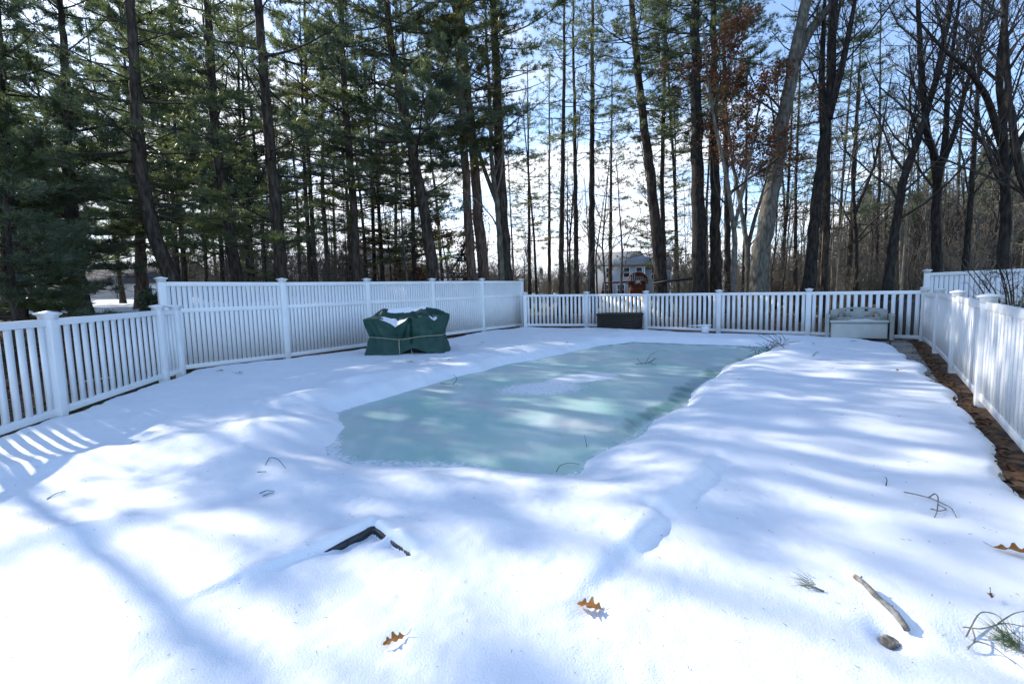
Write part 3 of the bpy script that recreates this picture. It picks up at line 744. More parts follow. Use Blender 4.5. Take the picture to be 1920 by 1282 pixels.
# ------------------------------------------------------------------ small things on the snow and ice
LOBES = [(0, .02), (.05, .03), (.12, .07), (.18, .16), (.22, .24), (.27, .23), (.30, .12), (.36, .10), (.42, .20), (.48, .37), (.55, .38), (.58, .24), (.61, .12), (.67, .12), (.73, .26), (.79, .25), (.82, .13), (.87, .09), (.92, .11), (.97, .05), (1.0, 0)]
def oak_leaf(name, label, px, py, L, rz, curl, tilt=0, m=m_leaf_fg, wid=1.0, group=None):
    g = ground(px, py, 0); z = snow_z(g[0], g[1])
    root = thing(name, label, 'leaf', (g[0], g[1], z+.024), rz, group)
    b = MB(); rows = []
    for t, w in LOBES: rows.append([(t, w*s_) for s_ in (-1, -.5, 0, .5, 1)])
    V = np.array(rows).reshape(-1, 2); x = (V[:, 0]-.5)*L; y = V[:, 1]*L*wid
    z = .5*curl*L*((V[:, 1]*2.2)**2)+.05*L*np.sin(V[:, 0]*3.3)*curl*3+.02*L*np.sin(V[:, 0]*13)*np.sign(V[:, 1])+.3*tilt*y
    q = [(i*5+j, i*5+j+1, i*5+j+6, i*5+j+5) for i in range(len(LOBES)-1) for j in range(4)]
    b.add(np.stack([x, y, z], 1), q); b.build('blade', m, root, True)
    s = MB(); s.tube([(-.5*L, 0, .0), (-.62*L, .02*L, .01), (-.72*L, .0, .02)], [.0016, .0014, .0012], 5); s.build('stem', m_stick, root)
oak_leaf('oak_leaf', 'lobed golden brown oak leaf at the end of the blue snow groove', 1107, 1150, .125, R(155), .35, .25)
oak_leaf('oak_leaf', 'torn pale orange oak leaf nearest the bottom edge of the photo', 741, 1217, .10, R(-150), .30, -.5, wid=.75)
oak_leaf('oak_leaf', 'narrow orange oak leaf with a long stem by the right edge', 1903, 1043, .17, R(-30), .25, .4, wid=.6)
for i, (px, py, L, rot, lb) in enumerate([(1300, 709, .10, 1, 'dark curled leaf on the ice beside the twiggy stick'), (955, 772, .12, 2, 'dark leaf lying near the middle of the ice'), (880, 752, .08, 3, 'small dark leaf left of the frost patch on the ice'), (1857, 1130, .05, 4, 'tiny reddish leaf scrap above the tangled twigs'),
        (1685, 700, .14, .4, 'brown leaf clump on the snow near the bench'), (1600, 645, .16, 2.2, 'dark red leaf in the snow before the bench'), (1525, 652, .14, 1.2, 'dark leaf near the pile of twigs by the bench'), (905, 645, .12, .3, 'dark leaf in the shade right of the green cover'),
        (770, 684, .16, .2, 'dark leaf on the snow just in front of the green cover'), (843, 680, .10, .9, 'small leaf on the snow bank below the green cover'), (1065, 647, .16, .5, 'dark leaf at the snowy far edge of the ice'), (413, 702, .16, .1, 'dark leaf in the fence shade by the tall fence'), (450, 706, .14, .6, 'brown leaf right of another in the tall fence shade')]):
    oak_leaf('dead_leaf', lb, px, py, L, rot, .3, .2, m_oakleaf, .7)

def wire(name, label, cat, polys, m, r=.004, group=None, origin=None, sides=5):
    o = np.array(polys[0][0]) if origin is None else np.array(origin); b = MB()
    for p in polys:
        p = np.array(p); n = max(8, 4*len(p)); t = np.linspace(0, len(p)-1, n); k = np.arange(len(p))
        sp = np.stack([np.interp(t, k, p[:, c]) for c in range(3)], 1)
        for _ in range(2): sp[1:-1] = (sp[:-2]+2*sp[1:-1]+sp[2:])/4
        b.tube(sp-o, np.linspace(r, r*.55, n), sides)
    ob = b.build(name, m, None, True); ob.location = o
    return tag(ob, label, cat, group)
def onsnow(px, py, h=0.0, ice=False):
    g = ground(px, py, 0); 
    if ice:
        g = ground(px, py, ICE); return np.array([g[0], g[1], g[2]+h+.006])
    return np.array([g[0], g[1], snow_z(g[0], g[1])+h+.003])
wire('looped_twig', 'thin looping grey vine on the snow left of the right fence', 'twig',
     [[onsnow(1694, 931, .02), onsnow(1712, 934, .015), onsnow(1742, 945, .02), onsnow(1764, 953, .015), onsnow(1784, 962, .015), onsnow(1793, 976, .0)],
      [onsnow(1740, 945, .02), onsnow(1752, 940, .035), onsnow(1759, 948, .035), onsnow(1757, 964, .015), onsnow(1752, 973, 0)],
      [onsnow(1745, 958, .01), onsnow(1762, 965, .02), onsnow(1776, 964, .015), onsnow(1757, 955, .015)]], m_stick, .0045)
wire('bent_twig', 'tiny dark bent twig standing in the shaded snow above the looped vine', 'twig', [[onsnow(1661, 914, 0), onsnow(1663, 908, .02), onsnow(1660, 903, .02)]], m_twig, .0035)
# cut stick leaning out of a melted hole
s0_ = onsnow(1702, 1190, .0); s1_ = onsnow(1600, 1106, .035)
root = thing('cut_stick', 'grey bark stick with a fresh cut end lying over a melted hole in the snow', 'stick', tuple(s0_))
b = MB(); dd = s1_-s0_
pts = [dd*t+np.array([.006*math.sin(t*9), .004*math.cos(t*7), .02*math.sin(math.pi*t)+.01]) for t in np.linspace(0, .97, 14)]
b.tube(pts, np.linspace(.0145, .0105, 14)*(1+.12*RS.uniform(-1, 1, 14)), 9, True, .10)
for t, a in ((.30, (.02, .012, .012)), (.90, (.02, .006, .008))): b.tube([dd*t+np.array([0, 0, .022]), dd*t+np.array(a)+np.array([0, 0, .022])], [.006, .003], 6)
b.build('shaft', m_stick, root, True)
b = MB(); b.tube([pts[-1], pts[-1]+dd*.028], [.0112, .0108], 9); b.build('cut_end', m_cut, root)
g = onsnow(1668, 1192, .004); b = MB(); nx = 16
V = np.array([[(x*.052*(1-.35*y*y)+.006*math.sin(9*y), y*.028, .012*(1-x*x)+.005*math.sin(13*x+7*y)) for x in np.linspace(-1, 1, nx)] for y in np.linspace(-1, 1, 9)]).reshape(-1, 3)
idx = np.arange(nx*9).reshape(9, nx); b.add(V, np.stack([idx[:-1, :-1], idx[:-1, 1:], idx[1:, 1:], idx[1:, :-1]], -1).reshape(-1, 4))
o = b.build('bark_chip', m_stick, None, True); o.location = g; o.rotation_euler = (0, 0, .2); sol = o.modifiers.new('solid', 'SOLIDIFY'); sol.thickness = .01
tag(o, 'curved chip of brown bark under the cut end of the grey stick', 'bark')
def sprig(label, px, py, n, L, ang, spread, name='pine_sprig', stem=True):
    g = onsnow(px, py, .012); root = thing(name, label, 'pine sprig', tuple(g))
    b = MB(); D = np.tile(np.array([[math.cos(ang), math.sin(ang), .25]]), (n, 1)); P_ = np.array([[math.cos(ang)*-.02*k/n, math.sin(ang)*-.02*k/n, 0] for k in range(n)])
    b.tufts(P_, D, L, .0022, 6, spread); b.build('needles', m_grass_g, root)
    if stem:
        b = MB(); b.tube([(0, 0, 0), (-math.cos(ang)*.06, -math.sin(ang)*.06, -.01)], [.005, .004], 6); b.build('stem', m_stick, root)
sprig('small tuft of green pine needles lying alone on the sunlit snow', 1516, 1110, 10, .085, R(150), .33)
sprig('thick green pine sprig among the tangled twigs at the bottom right corner', 1895, 1205, 26, .12, R(100), .5)
sprig('green pine sprig lying in the dirt at the foot of the right fence', 1822, 716, 26, .16, R(120), .6)
wire('twig_tangle', 'tangle of looping thin vines over the pine sprig at the bottom right', 'twigs',
     [[onsnow(1805, 1178, .02), onsnow(1840, 1184, .02), onsnow(1880, 1178, .02), onsnow(1930, 1192, .02)],
      [onsnow(1812, 1186, .0), onsnow(1835, 1160, .03), onsnow(1870, 1168, .03), onsnow(1890, 1190, .02), onsnow(1925, 1215, .02)],
      [onsnow(1815, 1205, .0), onsnow(1830, 1198, .02), onsnow(1860, 1208, .03), onsnow(1905, 1240, .02)],
      [onsnow(1870, 1180, .02), onsnow(1900, 1165, .025), onsnow(1935, 1180, .07)], [onsnow(1822, 1182, .03), onsnow(1830, 1195, .02), onsnow(1815, 1210, 0)]], m_stick, .003)
for lb, pl, ic in [('thin curved twig pair on the snow near the front of the ice', [[(498, 876), (507, 872, .05), (522, 873, .05), (536, 881)], [(483, 889), (500, 888)]], False),
        ('dark ragged twig on the sunlit snow, left of centre', [[(486, 924), (500, 921, .02), (516, 923)], [(490, 927), (505, 926, .01), (513, 922)]], False),
        ('thin stick with an upright end on the left of the ice', [[(826, 719), (850, 723, .02), (860, 723)], [(850, 723, .02), (858, 717, .05), (851, 709, .07)]], True),
        ('branched twig lying on the ice toward the far end', [[(1192, 683), (1215, 682, .02), (1231, 685)], [(1210, 683), (1219, 674, .10), (1235, 667, .12)], [(1194, 677, .05), (1205, 684)], [(1228, 676, .05), (1220, 682, .02)], [(1215, 682, .02), (1225, 680, .05), (1231, 678, .06)]], True),
        ('slender green-brown twig along the front edge of the ice', [[(1043, 886), (1049, 878, .02), (1066, 872, .02), (1087, 871)]], True),
        ('thin upright twig stuck in the front right of the ice', [[(1100, 838), (1098, 829, .02), (1096, 822, .03)]], True),
        ('thin dark stick on the snow close to the right fence foot', [[(1801, 748), (1812, 756)]], False),
        ('dark twig in the hollow of the snow ridge right of the pool', [[(1524, 672), (1531, 667, .02), (1536, 665)]], False),
        ('grey twig half buried in the left foreground snow', [[(240, 832), (252, 829, .02), (262, 827)], [(250, 831), (258, 832)]], False),
        ('faint brown stem on the snow at the left edge', [[(88, 934), (103, 927, .01), (122, 920)]], False)]:
    P3 = [[onsnow(p[0], p[1], p[2] if len(p) > 2 else 0, ic) for p in q] for q in pl]
    wire('fallen_twig', lb, 'twig', P3, m_twig, .0035 if P3[0][0][1] < 7 else .0055)
b = MB(); pts = []
for k in range(330):
    px, py = RS.uniform(0, 1920), 640+640*RS.uniform(0, 1)**1.3; g_ = ground(px, py, 0)
    if sdf_poly(np.array([g_[0]]), np.array([g_[1]]), snow_poly)[0] < .15: continue
    if sdf_poly(np.array([g_[0]]), np.array([g_[1]]), pool)[0] > 0: pts.append((g_[0], g_[1], plane(g_[0], g_[1])+ICE+.006))
    else: pts.append((g_[0], g_[1], snow_z(g_[0], g_[1])+.004))
pts = np.array(pts); an = RS.uniform(0, 6.28, len(pts)); ln = RS.uniform(.006, .032, len(pts))*np.clip(pts[:, 1]/5, .6, 2); dd = np.stack([np.cos(an)*ln, np.sin(an)*ln, RS.uniform(0, .006, len(pts))], 1)
b.segs(pts, pts+dd, np.full(len(pts), .0011)*np.clip(pts[:, 1]/4, 1, 2.5), np.full(len(pts), .0006), 4); struct(b.build('needle_litter', m_twig), 'stuff')
# brush pile at the far right corner of the ice
b = []; rs = random.Random(9)
for k in range(46):
    px, py = rs.uniform(1398, 1475), rs.uniform(641, 657); p = onsnow(px, py, 0); an = rs.uniform(0, 6.3); L = rs.uniform(.15, .5)
    q = p+np.array([math.cos(an)*L, math.sin(an)*L*.6, rs.uniform(.03, .28)]); b.append([p, (p+q)/2+np.array([rs.uniform(-.06, .06), rs.uniform(-.06, .06), rs.uniform(0, .05)]), q])
wire('brush_pile', 'loose pile of dark twigs where the ice meets the snow near the bench', 'twigs', b, m_twig, .007)

# ------------------------------------------------------------------ leaf litter (uncountable)
b = MB(); pts = []
for k in range(800):                                 # along the right fence
    s0 = RS.uniform(0, np.linalg.norm(FP['C'][:2]-FP['R5'][:2])); o_ = abs(RS.normal(0, .15))+.02
    p = FP['R5'][:2]+fd*s0+fnn*o_; pts.append((*p, plane(*p)-.05+RS.uniform(0, .02)))
b.leaves(pts, .075, .035, .75)
pts = []
for k in range(15000):                                # beyond the back fence and the left fence
    x = RS.uniform(-2, 20); y = RS.uniform(10, 28); pts.append((x, y))
for k in range(6000): pts.append((RS.uniform(-14, -5.9), RS.uniform(1, 13)))
pts = np.array(pts); keep = sdf_poly(pts[:, 0], pts[:, 1], yard_poly) < -.08; pts = pts[keep]
b.leaves(np.c_[pts, terrain_z(pts[:, 0], pts[:, 1])+.015], .10, .055, .7)
struct(b.build('leaf_litter', m_litter), 'stuff')
# ivy at the left fence foot
b = MB(); pts = []
for k in range(420):
    t = RS.uniform(-1.05, .95); p = FP['L0'][:2]+(FP['Lm']-FP['L0'])[:2]*t+Tn*RS.uniform(.06, .5); h = RS.uniform(0, .24)*max(0, .6+.5*math.sin(t*9)); pts.append((*p, tz(*p)+h))
b.leaves(pts, .075, .06, .2); tag(b.build('ivy', m_grass_g), 'low green ivy growing through the foot of the left picket fence', 'ivy')

# ------------------------------------------------------------------ houses, playset and other things beyond the fences
def window(parent, x, y, z0, w, h, axis='x', mtrim=m_trim):
    f = MB(); t = .09
    for (a0, a1, z_0, z_1) in ((-w/2-t, -w/2, z0-t, z0+h+t), (w/2, w/2+t, z0-t, z0+h+t), (-w/2, w/2, z0-t, z0), (-w/2, w/2, z0+h, z0+h+t), (-w/2, w/2, z0+h/2-.03, z0+h/2+.03)):
        if axis == 'x': f.box(x+a0, x+a1, y-.05, y+.04, z_0, z_1)
        else: f.box(y-.05, y+.04, x+a0, x+a1, z_0, z_1)
    fo = f.build('window', mtrim, parent)
    g = MB(); g.box(x-w/2, x+w/2, y-.015, y+.02, z0, z0+h) if axis == 'x' else g.box(y-.015, y+.02, x-w/2, x+w/2, z0, z0+h)
    g.build('pane', m_glass, fo)
def gable(parent, x0, x1, y0, y1, z, rise, m, ov=.4, name='roof'):
    b = MB(); ym = (y0+y1)/2; th_ = .16; sl_ = rise/((y1-y0)/2)
    for sgn, ya in ((1, y0-ov), (-1, y1+ov)):
        za = z-ov*sl_
        v = [(x0-ov, ya, za), (x1+ov, ya, za), (x1+ov, ym, z+rise), (x0-ov, ym, z+rise)]
        if sgn < 0: v = [v[1], v[0], v[3], v[2]]
        b.hexa(v+[(p[0], p[1], p[2]+th_) for p in v])
    r = b.build(name, m, parent)
    for x in (x0+.001, x1-.001):
        g = MB(); g.add([(x, y0, z), (x, y1, z), (x, ym, z+rise)], None, [(0, 1, 2)])
        g.build('gable_end', parent.children[0].data.materials[0] if parent.children else m, parent)
    return r
# grey two-storey house
d_ = 62; p = at(1119, 560, d_); q = at(1208, 560, d_); gz = tz(*((p+q)/2)[:2])
root = thing('grey_house', 'grey two storey house with white corner boards behind the wooden playset', 'house', (p[0], p[1], gz), R(-3))
w_ = q[0]-p[0]; ev = at(1160, 496, d_)[2]-gz
b = MB(); b.box(0, w_, 0, 8, -1, ev); b.build('wall', m_house_g, root)
gable(root, 0, w_, 0, 8, ev, at(1160, 474, d_)[2]-gz-ev+.4, m_roof)
b = MB()
for x in (-.02, w_-.16): b.box(x, x+.18, -.03, .12, -.5, ev)
b.box(-.3, w_+.3, -.06, .0, ev-.22, ev); b.build('trim', m_trim, root)
for x in (w_*.26+0, w_*.62, w_*.88): window(root, x, -.02, ev-1.75, .75, 1.25)
for x in (w_*.18, w_*.5): window(root, x, -.02, .9, .9, 1.3)
b = MB(); b.box(w_+.3, w_+4.2, 2, 8, -1, ev-.2); b.build('side_wing', m_house_g, root)
gable(root, w_+.3, w_+4.2, 2, 8, ev-.2, 1.9, m_roof, name='wing_roof')
window(root, w_+1.8, 1.98, ev-2, .75, 1.3)
b = MB(); b.box(1.4, 1.62, .0, 0, 0, 0) if False else b.box(w_*.33, w_*.33+1.3, -.5, -.06, .2, .9); b.build('air_conditioner', m_trim, root)
# beige raised ranch on the left
d_ = 58; p = at(100, 572, d_); q = at(330, 572, d_); gz = tz(*((p+q)/2)[:2])
zb = at(230, 575, d_)[2]
root = thing('beige_house', 'long beige raised house with small basement windows seen under the left pines', 'house', (p[0], p[1], zb), R(2))
w_ = q[0]-p[0]; h1 = at(230, 561, d_)[2]-zb; h2 = at(230, 528, d_)[2]-zb
b = MB(); b.box(0, w_, 0, 8, -2, h1); b.build('wall', m_house_b, root)
b = MB(); b.box(-.05, w_+.05, -.35, 8.05, h1+.14, h2); b.build('upper_wall', m_house_b, root)
b = MB(); b.box(-.1, w_+.1, -.40, 8.1, h1, h1+.14); b.build('trim', m_trim, root)
gable(root, -.05, w_+.05, -.35, 8.05, h2, 2.6, m_roofd)
for t in (.37, .62, .85): window(root, w_*t, -.02, .10, .95, .55)
for t in (.34, .55, .7, .9): window(root, w_*t, -.37, h1+.75, 1.0, 1.0)
b = MB(); b.box(w_*.79, w_*.79+.9, -.41, -.34, h1+.16, h1+1.9); b.build('door', m_trim, root)
# house with snow striped roof and chimney behind the tall fence
d_ = 46; p = at(835, 525, d_); q = at(895, 525, d_); gz = tz(*((p+q)/2)[:2])
root = thing('low_house', 'low white house whose dark roof holds strips of snow, above the tall fence', 'house', (p[0], p[1], gz), R(25))
ev = at(865, 533, d_)[2]-gz
b = MB(); b.box(-1, 5.2, 0, 6, -1, ev); b.build('wall', m_trim, root)
gable(root, -1, 5.2, 0, 6, ev, at(865, 503, d_)[2]-gz-ev, m_roofd)
b = MB(); sl_ = (at(865, 503, d_)[2]-gz-ev)/3
for k, (x0, x1, ya, yb) in enumerate(((-.6, 2.2, .2, .8), (.2, 3.6, 1.3, 1.8), (1.0, 4.6, 2.1, 2.5))):
    b.hexa([(x0, ya, ev+ya*sl_+.17), (x1, ya, ev+ya*sl_+.17), (x1, yb, ev+yb*sl_+.17), (x0, yb, ev+yb*sl_+.17), (x0+.1, ya+.05, ev+ya*sl_+.27), (x1-.2, ya+.05, ev+ya*sl_+.27), (x1-.1, yb, ev+yb*sl_+.23), (x0+.2, yb, ev+yb*sl_+.23)])
b.build('roof_snow', m_snow, root)
d_ = 52; p = at(672, 520, d_); q = at(722, 520, d_); gz = tz(*((p+q)/2)[:2])
root = thing('pale_house', 'pale house gable with a brick chimney hidden among pines above the tall fence', 'house', (p[0], p[1], gz), R(0))
w_ = q[0]-p[0]; ev = at(700, 487, d_)[2]-gz
b = MB(); b.box(.9, w_, 0, 7, -1, ev); b.build('wall', m_trim, root)
gable(root, .9, w_, 0, 7, ev, 1.6, m_roof)
b = MB(); b.box(-.1, .88, 1, 2.2, -1, at(680, 452, d_)[2]-gz); b.build('chimney', m_brick, root)
window(root, w_*.6, -.02, ev-1.9, .9, 1.2)

# wooden playset
d_ = 33; p = at(1194, 548, d_); gz = tz(p[0], p[1]); top = at(1194, 511, d_)[2]-gz
root = thing('playset', 'red cedar playset with an arched roof beyond the far picket fence', 'playset', (p[0], p[1], gz), R(-8))
b = MB(); hw = .50
for x in (-hw, hw):
    for y in (-hw, hw): b.box(x-.05, x+.05, y-.05, y+.05, 0, top*.76)
b.build('post', m_cedar, root)
b = MB(); n = 14
for i in range(n):
    a0, a1 = math.pi*i/n, math.pi*(i+1)/n
    for (ya, yb) in ((-hw-.15, hw+.15),):
        x0, z0, x1, z1 = -math.cos(a0)*(hw+.2), math.sin(a0)**.8*top*.30, -math.cos(a1)*(hw+.2), math.sin(a1)**.8*top*.30
        zb = top*.70
        b.hexa([(x0, ya, zb+z0-.05), (x1, ya, zb+z1-.05), (x1, yb, zb+z1-.05), (x0, yb, zb+z0-.05), (x0, ya, zb+z0), (x1, ya, zb+z1), (x1, yb, zb+z1), (x0, yb, zb+z0)])
b.build('roof', m_cedar, root)
b = MB(); b.box(-hw, hw, -hw-.03, hw, top*.36, top*.40)
for i in range(9):
    x = -hw+.08+i*(2*hw-.16)/8; b.box(x-.05, x+.05, -hw-.06, -hw-.03, top*.40, top*.62)
b.box(-hw, hw, -hw-.08, -hw-.03, top*.60, top*.65); b.box(-hw, hw, -hw-.085, -hw-.03, top*.70, top*.76)
b.build('railing', m_cedar, root)
b = MB()                                              # boarded tower walls and the slatted pediment under the arch
for i in range(8):
    x = -hw+.06+i*(2*hw-.12)/7
    if i not in (2, 3, 5): b.box(x-.062, x+.062, -hw-.02, -hw+.005, .1, top*.70)
    b.box(x-.055, x+.055, hw-.01, hw+.02, .1, top*.70)
for sx_ in (-1, 1): b.box(sx_*hw-.02, sx_*hw+.02, -hw+.06, hw-.06, .1, top*.58)
b.build('tower_wall', m_cedar, root)
b = MB()
for i in range(7):
    x = -hw+.07+i*(2*hw-.14)/6; zt_ = top*.70+max(.02, math.sqrt(max(0, 1-(x/(hw+.2))**2)))**.8*top*.30-.07
    b.box(x-.05, x+.05, -hw-.06, -hw-.035, top*.765, max(top*.77, zt_))
b.build('pediment', m_cedar, root)
b = MB(); b.box(-.16, .16, -hw-.10, -hw-.09, top*.70, top*.77); b.build('sign_board', m_trim, root)
b = MB(); b.hexa([(.1, -hw-1.3, 0), (.5, -hw-1.3, 0), (.5, -hw-.1, top*.36), (.1, -hw-.1, top*.36), (.1, -hw-1.3, .06), (.5, -hw-1.3, .06), (.5, -hw-.1, top*.40), (.1, -hw-.1, top*.40)]); b.build('slide', m_yellow, root)
b = MB(); b.tube([(-hw, 0, top*.74), (-hw-1.9, 0, top*.74)], .06, 8)
b.tube([(-hw-1.9, 0, top*.76), (-hw-2.3, -.7, 0)], .05, 8); b.tube([(-hw-1.9, 0, top*.76), (-hw-2.3, .7, 0)], .05, 8); b.build('swing_beam', m_cedar, root)
for x in (-hw-.7, -hw-1.3):
    b = MB(); b.tube([(x-.18, 0, top*.72), (x-.18, 0, .5)], .012, 5); b.tube([(x+.18, 0, top*.72), (x+.18, 0, .5)], .012, 5); b.box(x-.22, x+.22, -.08, .08, .46, .49); b.build('swing', m_black, root)

# far white fences and birdhouse
for lb, pxa, pxb, pyt, d_ in (('pale fence far behind the dark pines, right of the grey house', 1258, 1330, 527, 44), ('pale fence far off between trunks in the right half', 1355, 1560, 529, 46), ('pale fence far off behind the thin trunks left of the playset', 990, 1120, 548, 50)):
    A = at(pxa, 560, d_); B = at(pxb, 560, d_)
    A[2] = tz(*A[:2])+.05; B[2] = tz(*B[:2])+.05; h = max(1.0, at((pxa+pxb)/2, pyt, d_)[2]-A[2])
    n = max(2, int(np.linalg.norm(B-A)/2.4)); pts_ = [A+(B-A)*i/n for i in range(n+1)]
    root = thing('far_fence', lb, 'fence', tuple(A)); b = MB(); dx = (B-A)[:2]/np.linalg.norm((B-A)[:2])
    for i in range(n): 
        a0 = pts_[i]-A; a1 = pts_[i+1]-A; b.hexa([(a0[0], -.02, a0[2]), (a1[0], -.02, a1[2]), (a1[0], .02, a1[2]), (a0[0], .02, a0[2]), (a0[0], -.02, a0[2]+h), (a1[0], -.02, a1[2]+h), (a1[0], .02, a1[2]+h), (a0[0], .02, a0[2]+h)])
    b.build('panel', m_vinyl, root)
    for p in pts_: c = p-A; b = MB(); b.box(c[0]-.07, c[0]+.07, -.08, .06, c[2]-.1, c[2]+h+.1); b.build('post', m_vinyl, root)
d_ = 19; p = at(1407, 524, d_); gz = tz(p[0], p[1]); h = at(1407, 486, d_)[2]-gz
root = thing('bird_house', 'slim white birdhouse on a post against the big leaning grey trunk', 'birdhouse', (p[0], p[1], gz))
b = MB(); b.box(-.04, .04, -.04, .04, 0, h-.75); b.build('post', m_trim, root)
b = MB(); b.box(-.13, .13, -.12, .12, h-.75, h-.22); b.build('box', m_trim, root)
b = MB(); b.add([(-.17, -.16, h-.22), (.17, -.16, h-.22), (.17, .16, h-.22), (-.17, .16, h-.22), (0, 0, h)], [(0, 3, 2, 1)], [(0, 1, 4), (1, 2, 4), (2, 3, 4), (3, 0, 4)]); b.build('roof', m_trim, root)
b = MB(); 
a0 = at(1224, 531, 21.2); a1 = at(1250, 527, 21.0); a2 = at(1302, 522, 20.0)
root = thing('rolled_hammock', 'dark rolled hammock strung between two trunks over the far fence', 'hammock', tuple(a0))
b.tube([a0-a0, a1-a0-np.array([0, .25, 0]), (a1+a2)/2-a0-np.array([0, .2, .0]), a2-a0], [.04, .055, .06, .045], 8); b.build('roll', m_strap, root)
b = MB(); c0 = at(1238, 524, 22)-a0; b.tube([c0+np.array([.36*math.cos(t), .36*math.sin(t)*1.0, .05*math.sin(t)]) for t in np.linspace(0, 2*math.pi, 20)], .03, 6); b.build('strap', m_strap, root)

# ------------------------------------------------------------------ trees
def resample(P, n):
    P = np.asarray(P, float); s = np.r_[0, np.cumsum(np.linalg.norm(np.diff(P, axis=0), axis=1))]; t = np.linspace(0, s[-1], n)
    Q = np.stack([np.interp(t, s, P[:, c]) for c in range(3)], 1)
    for _ in range(2): Q[1:-1] = (Q[:-2]+2*Q[1:-1]+Q[2:])/4
    return Q
def stem_from_px(px_pts, depth, H):
    P = [at(x, y, depth) for x, y in px_pts]; d0 = P[1]-P[0]; d0 = d0/d0[2]
    gz = tz(P[0][0], P[0][1]); base = P[0]-d0*(P[0][2]-gz)*.9; base[2] = tz(base[0], base[1])-.15
    dl_ = P[-1]-P[-2]; dl_ = dl_/np.linalg.norm(dl_); dl_ = dl_*.6+np.array([0, 0, .4])
    top_h = base[2]+H
    if P[-1][2] < top_h-.5: P.append(P[-1]+dl_*(top_h-P[-1][2])/dl_[2])
    return np.array([base]+P)
def trunk_mesh(b, P, r0, r1, sides=12, flare=.55, n=44):
    Q = resample(P, n); L = np.r_[0, np.cumsum(np.linalg.norm(np.diff(Q, axis=0), axis=1))]; t = L/L[-1]
    r = r0+(r1-r0)*t**.9+r0*flare*np.exp(-L/.45)
    Q[1:-1] += RS.normal(0, r0*.07, (n-2, 3))*np.array([1, 1, 0])
    b.tube(Q, r, sides, True, .05); return Q, t, r
def pine_crown(Q, t, rr, h0, Lmax, bw, nd, dens=1.0, wh=.55, low_dead=0, zbase=0, kn=7, nl=.16, nw=.017, topcut=None, gaps=.12):
    """whorled limbs with flat sprays of needle tufts"""
    A, B, ra, rb = [], [], [], []; TP, TD = [], []
    ztop = Q[-1][2]; zb = Q[0][2]; H = ztop-zb
    def stem(z): return np.array([np.interp(z, Q[:, 2], Q[:, k]) for k in range(3)])
    z = zb+low_dead
    while z < ztop-.3:
        hf = (z-zb-h0)/(H-h0)
        dead = hf < 0
        n = RS.randint(2, 6) if not dead else RS.randint(1, 4); bd = RS.uniform(.55, 1.3)
        a0 = RS.uniform(0, 6.28)
        for k in range(n):
            az = a0+k*6.28/n+RS.normal(0, .25)
            if dead: L = RS.uniform(.5, 1.0)*Lmax*.55
            else: L = Lmax*(.55+.55*min(1, hf*4))*(1-hf)**.62*RS.choice([RS.uniform(.3, .7), RS.uniform(.7, 1.25), RS.uniform(.7, 1.1)])+.25
            el = (-.05 if dead else -.10+.75*hf)+RS.normal(0, .19)
            m_ = 6; sp = np.linspace(0, 1, m_)
            d = np.array([math.cos(az), math.sin(az), 0]); side = np.array([-d[1], d[0], 0])
            bend = RS.normal(0, .12); o = stem(z+RS.uniform(-.12, .12))
            C = o+np.outer(sp*L*math.cos(el), d)+np.outer(L*(math.sin(el)*sp-.12*sp*(1-sp)+(.10*sp**2)), [0, 0, 1])+np.outer(L*bend*sp**2, side)
            r_b = (.012+.013*L)*(.8 if not dead else .55); rad = r_b*(1-.85*sp)
            A += list(C[:-1]); B += list(C[1:]); ra += list(rad[:-1]); rb += list(rad[1:])
            if dead or RS.rand() < (gaps if not isinstance(gaps, tuple) else gaps[0 if z < gaps[2] else 1]):
                if dead:
                    for s_ in RS.uniform(.3, 1, 4):
                        p = o+(C[-1]-o)*s_; q_ = p+(d*.4+side*RS.choice([-1, 1])*.6+np.array([0, 0, RS.normal(.05, .2)]))*RS.uniform(.2, .6); A.append(p); B.append(q_); ra.append(.006); rb.append(.003)
                continue
            ns = max(5, int(L*8.0*dens*bd)); ss = RS.uniform(.28, 1, ns)
            for s_ in ss:
                p = np.array([np.interp(s_, sp, C[:, c]) for c in range(3)])
                sg = RS.choice([-1, 1]); an = RS.uniform(.5, 1.15)
                td = d*math.cos(an)+side*sg*math.sin(an)+np.array([0, 0, RS.normal(.10, .14)]); td /= np.linalg.norm(td)
                tl = min(1.0, .32*L*(1.15-s_)+.22)*RS.uniform(.7, 1.2)
                A.append(p); B.append(p+td*tl); ra.append(.0075); rb.append(.003)
                nt_ = max(3, int(tl/.062*dens)); tt = RS.uniform(.25, 1.05, nt_)
                TP += list(p+np.outer(tt*tl, td)+RS.normal(0, .035, (nt_, 3))); TD += [td*.8+np.array([0, 0, .35])]*nt_
            for q_ in range(3): TP.append(C[-1]+RS.normal(0, .04, 3)); TD.append(d+np.array([0, 0, .4]))
        z += wh*RS.choice([.5, .8, 1.0, 1.2, 1.7])*(1.0 if not dead else 1.3)
    return (np.array(A), np.array(B), np.array(ra), np.array(rb)), (np.array(TP), np.array(TD))
NT = [0]
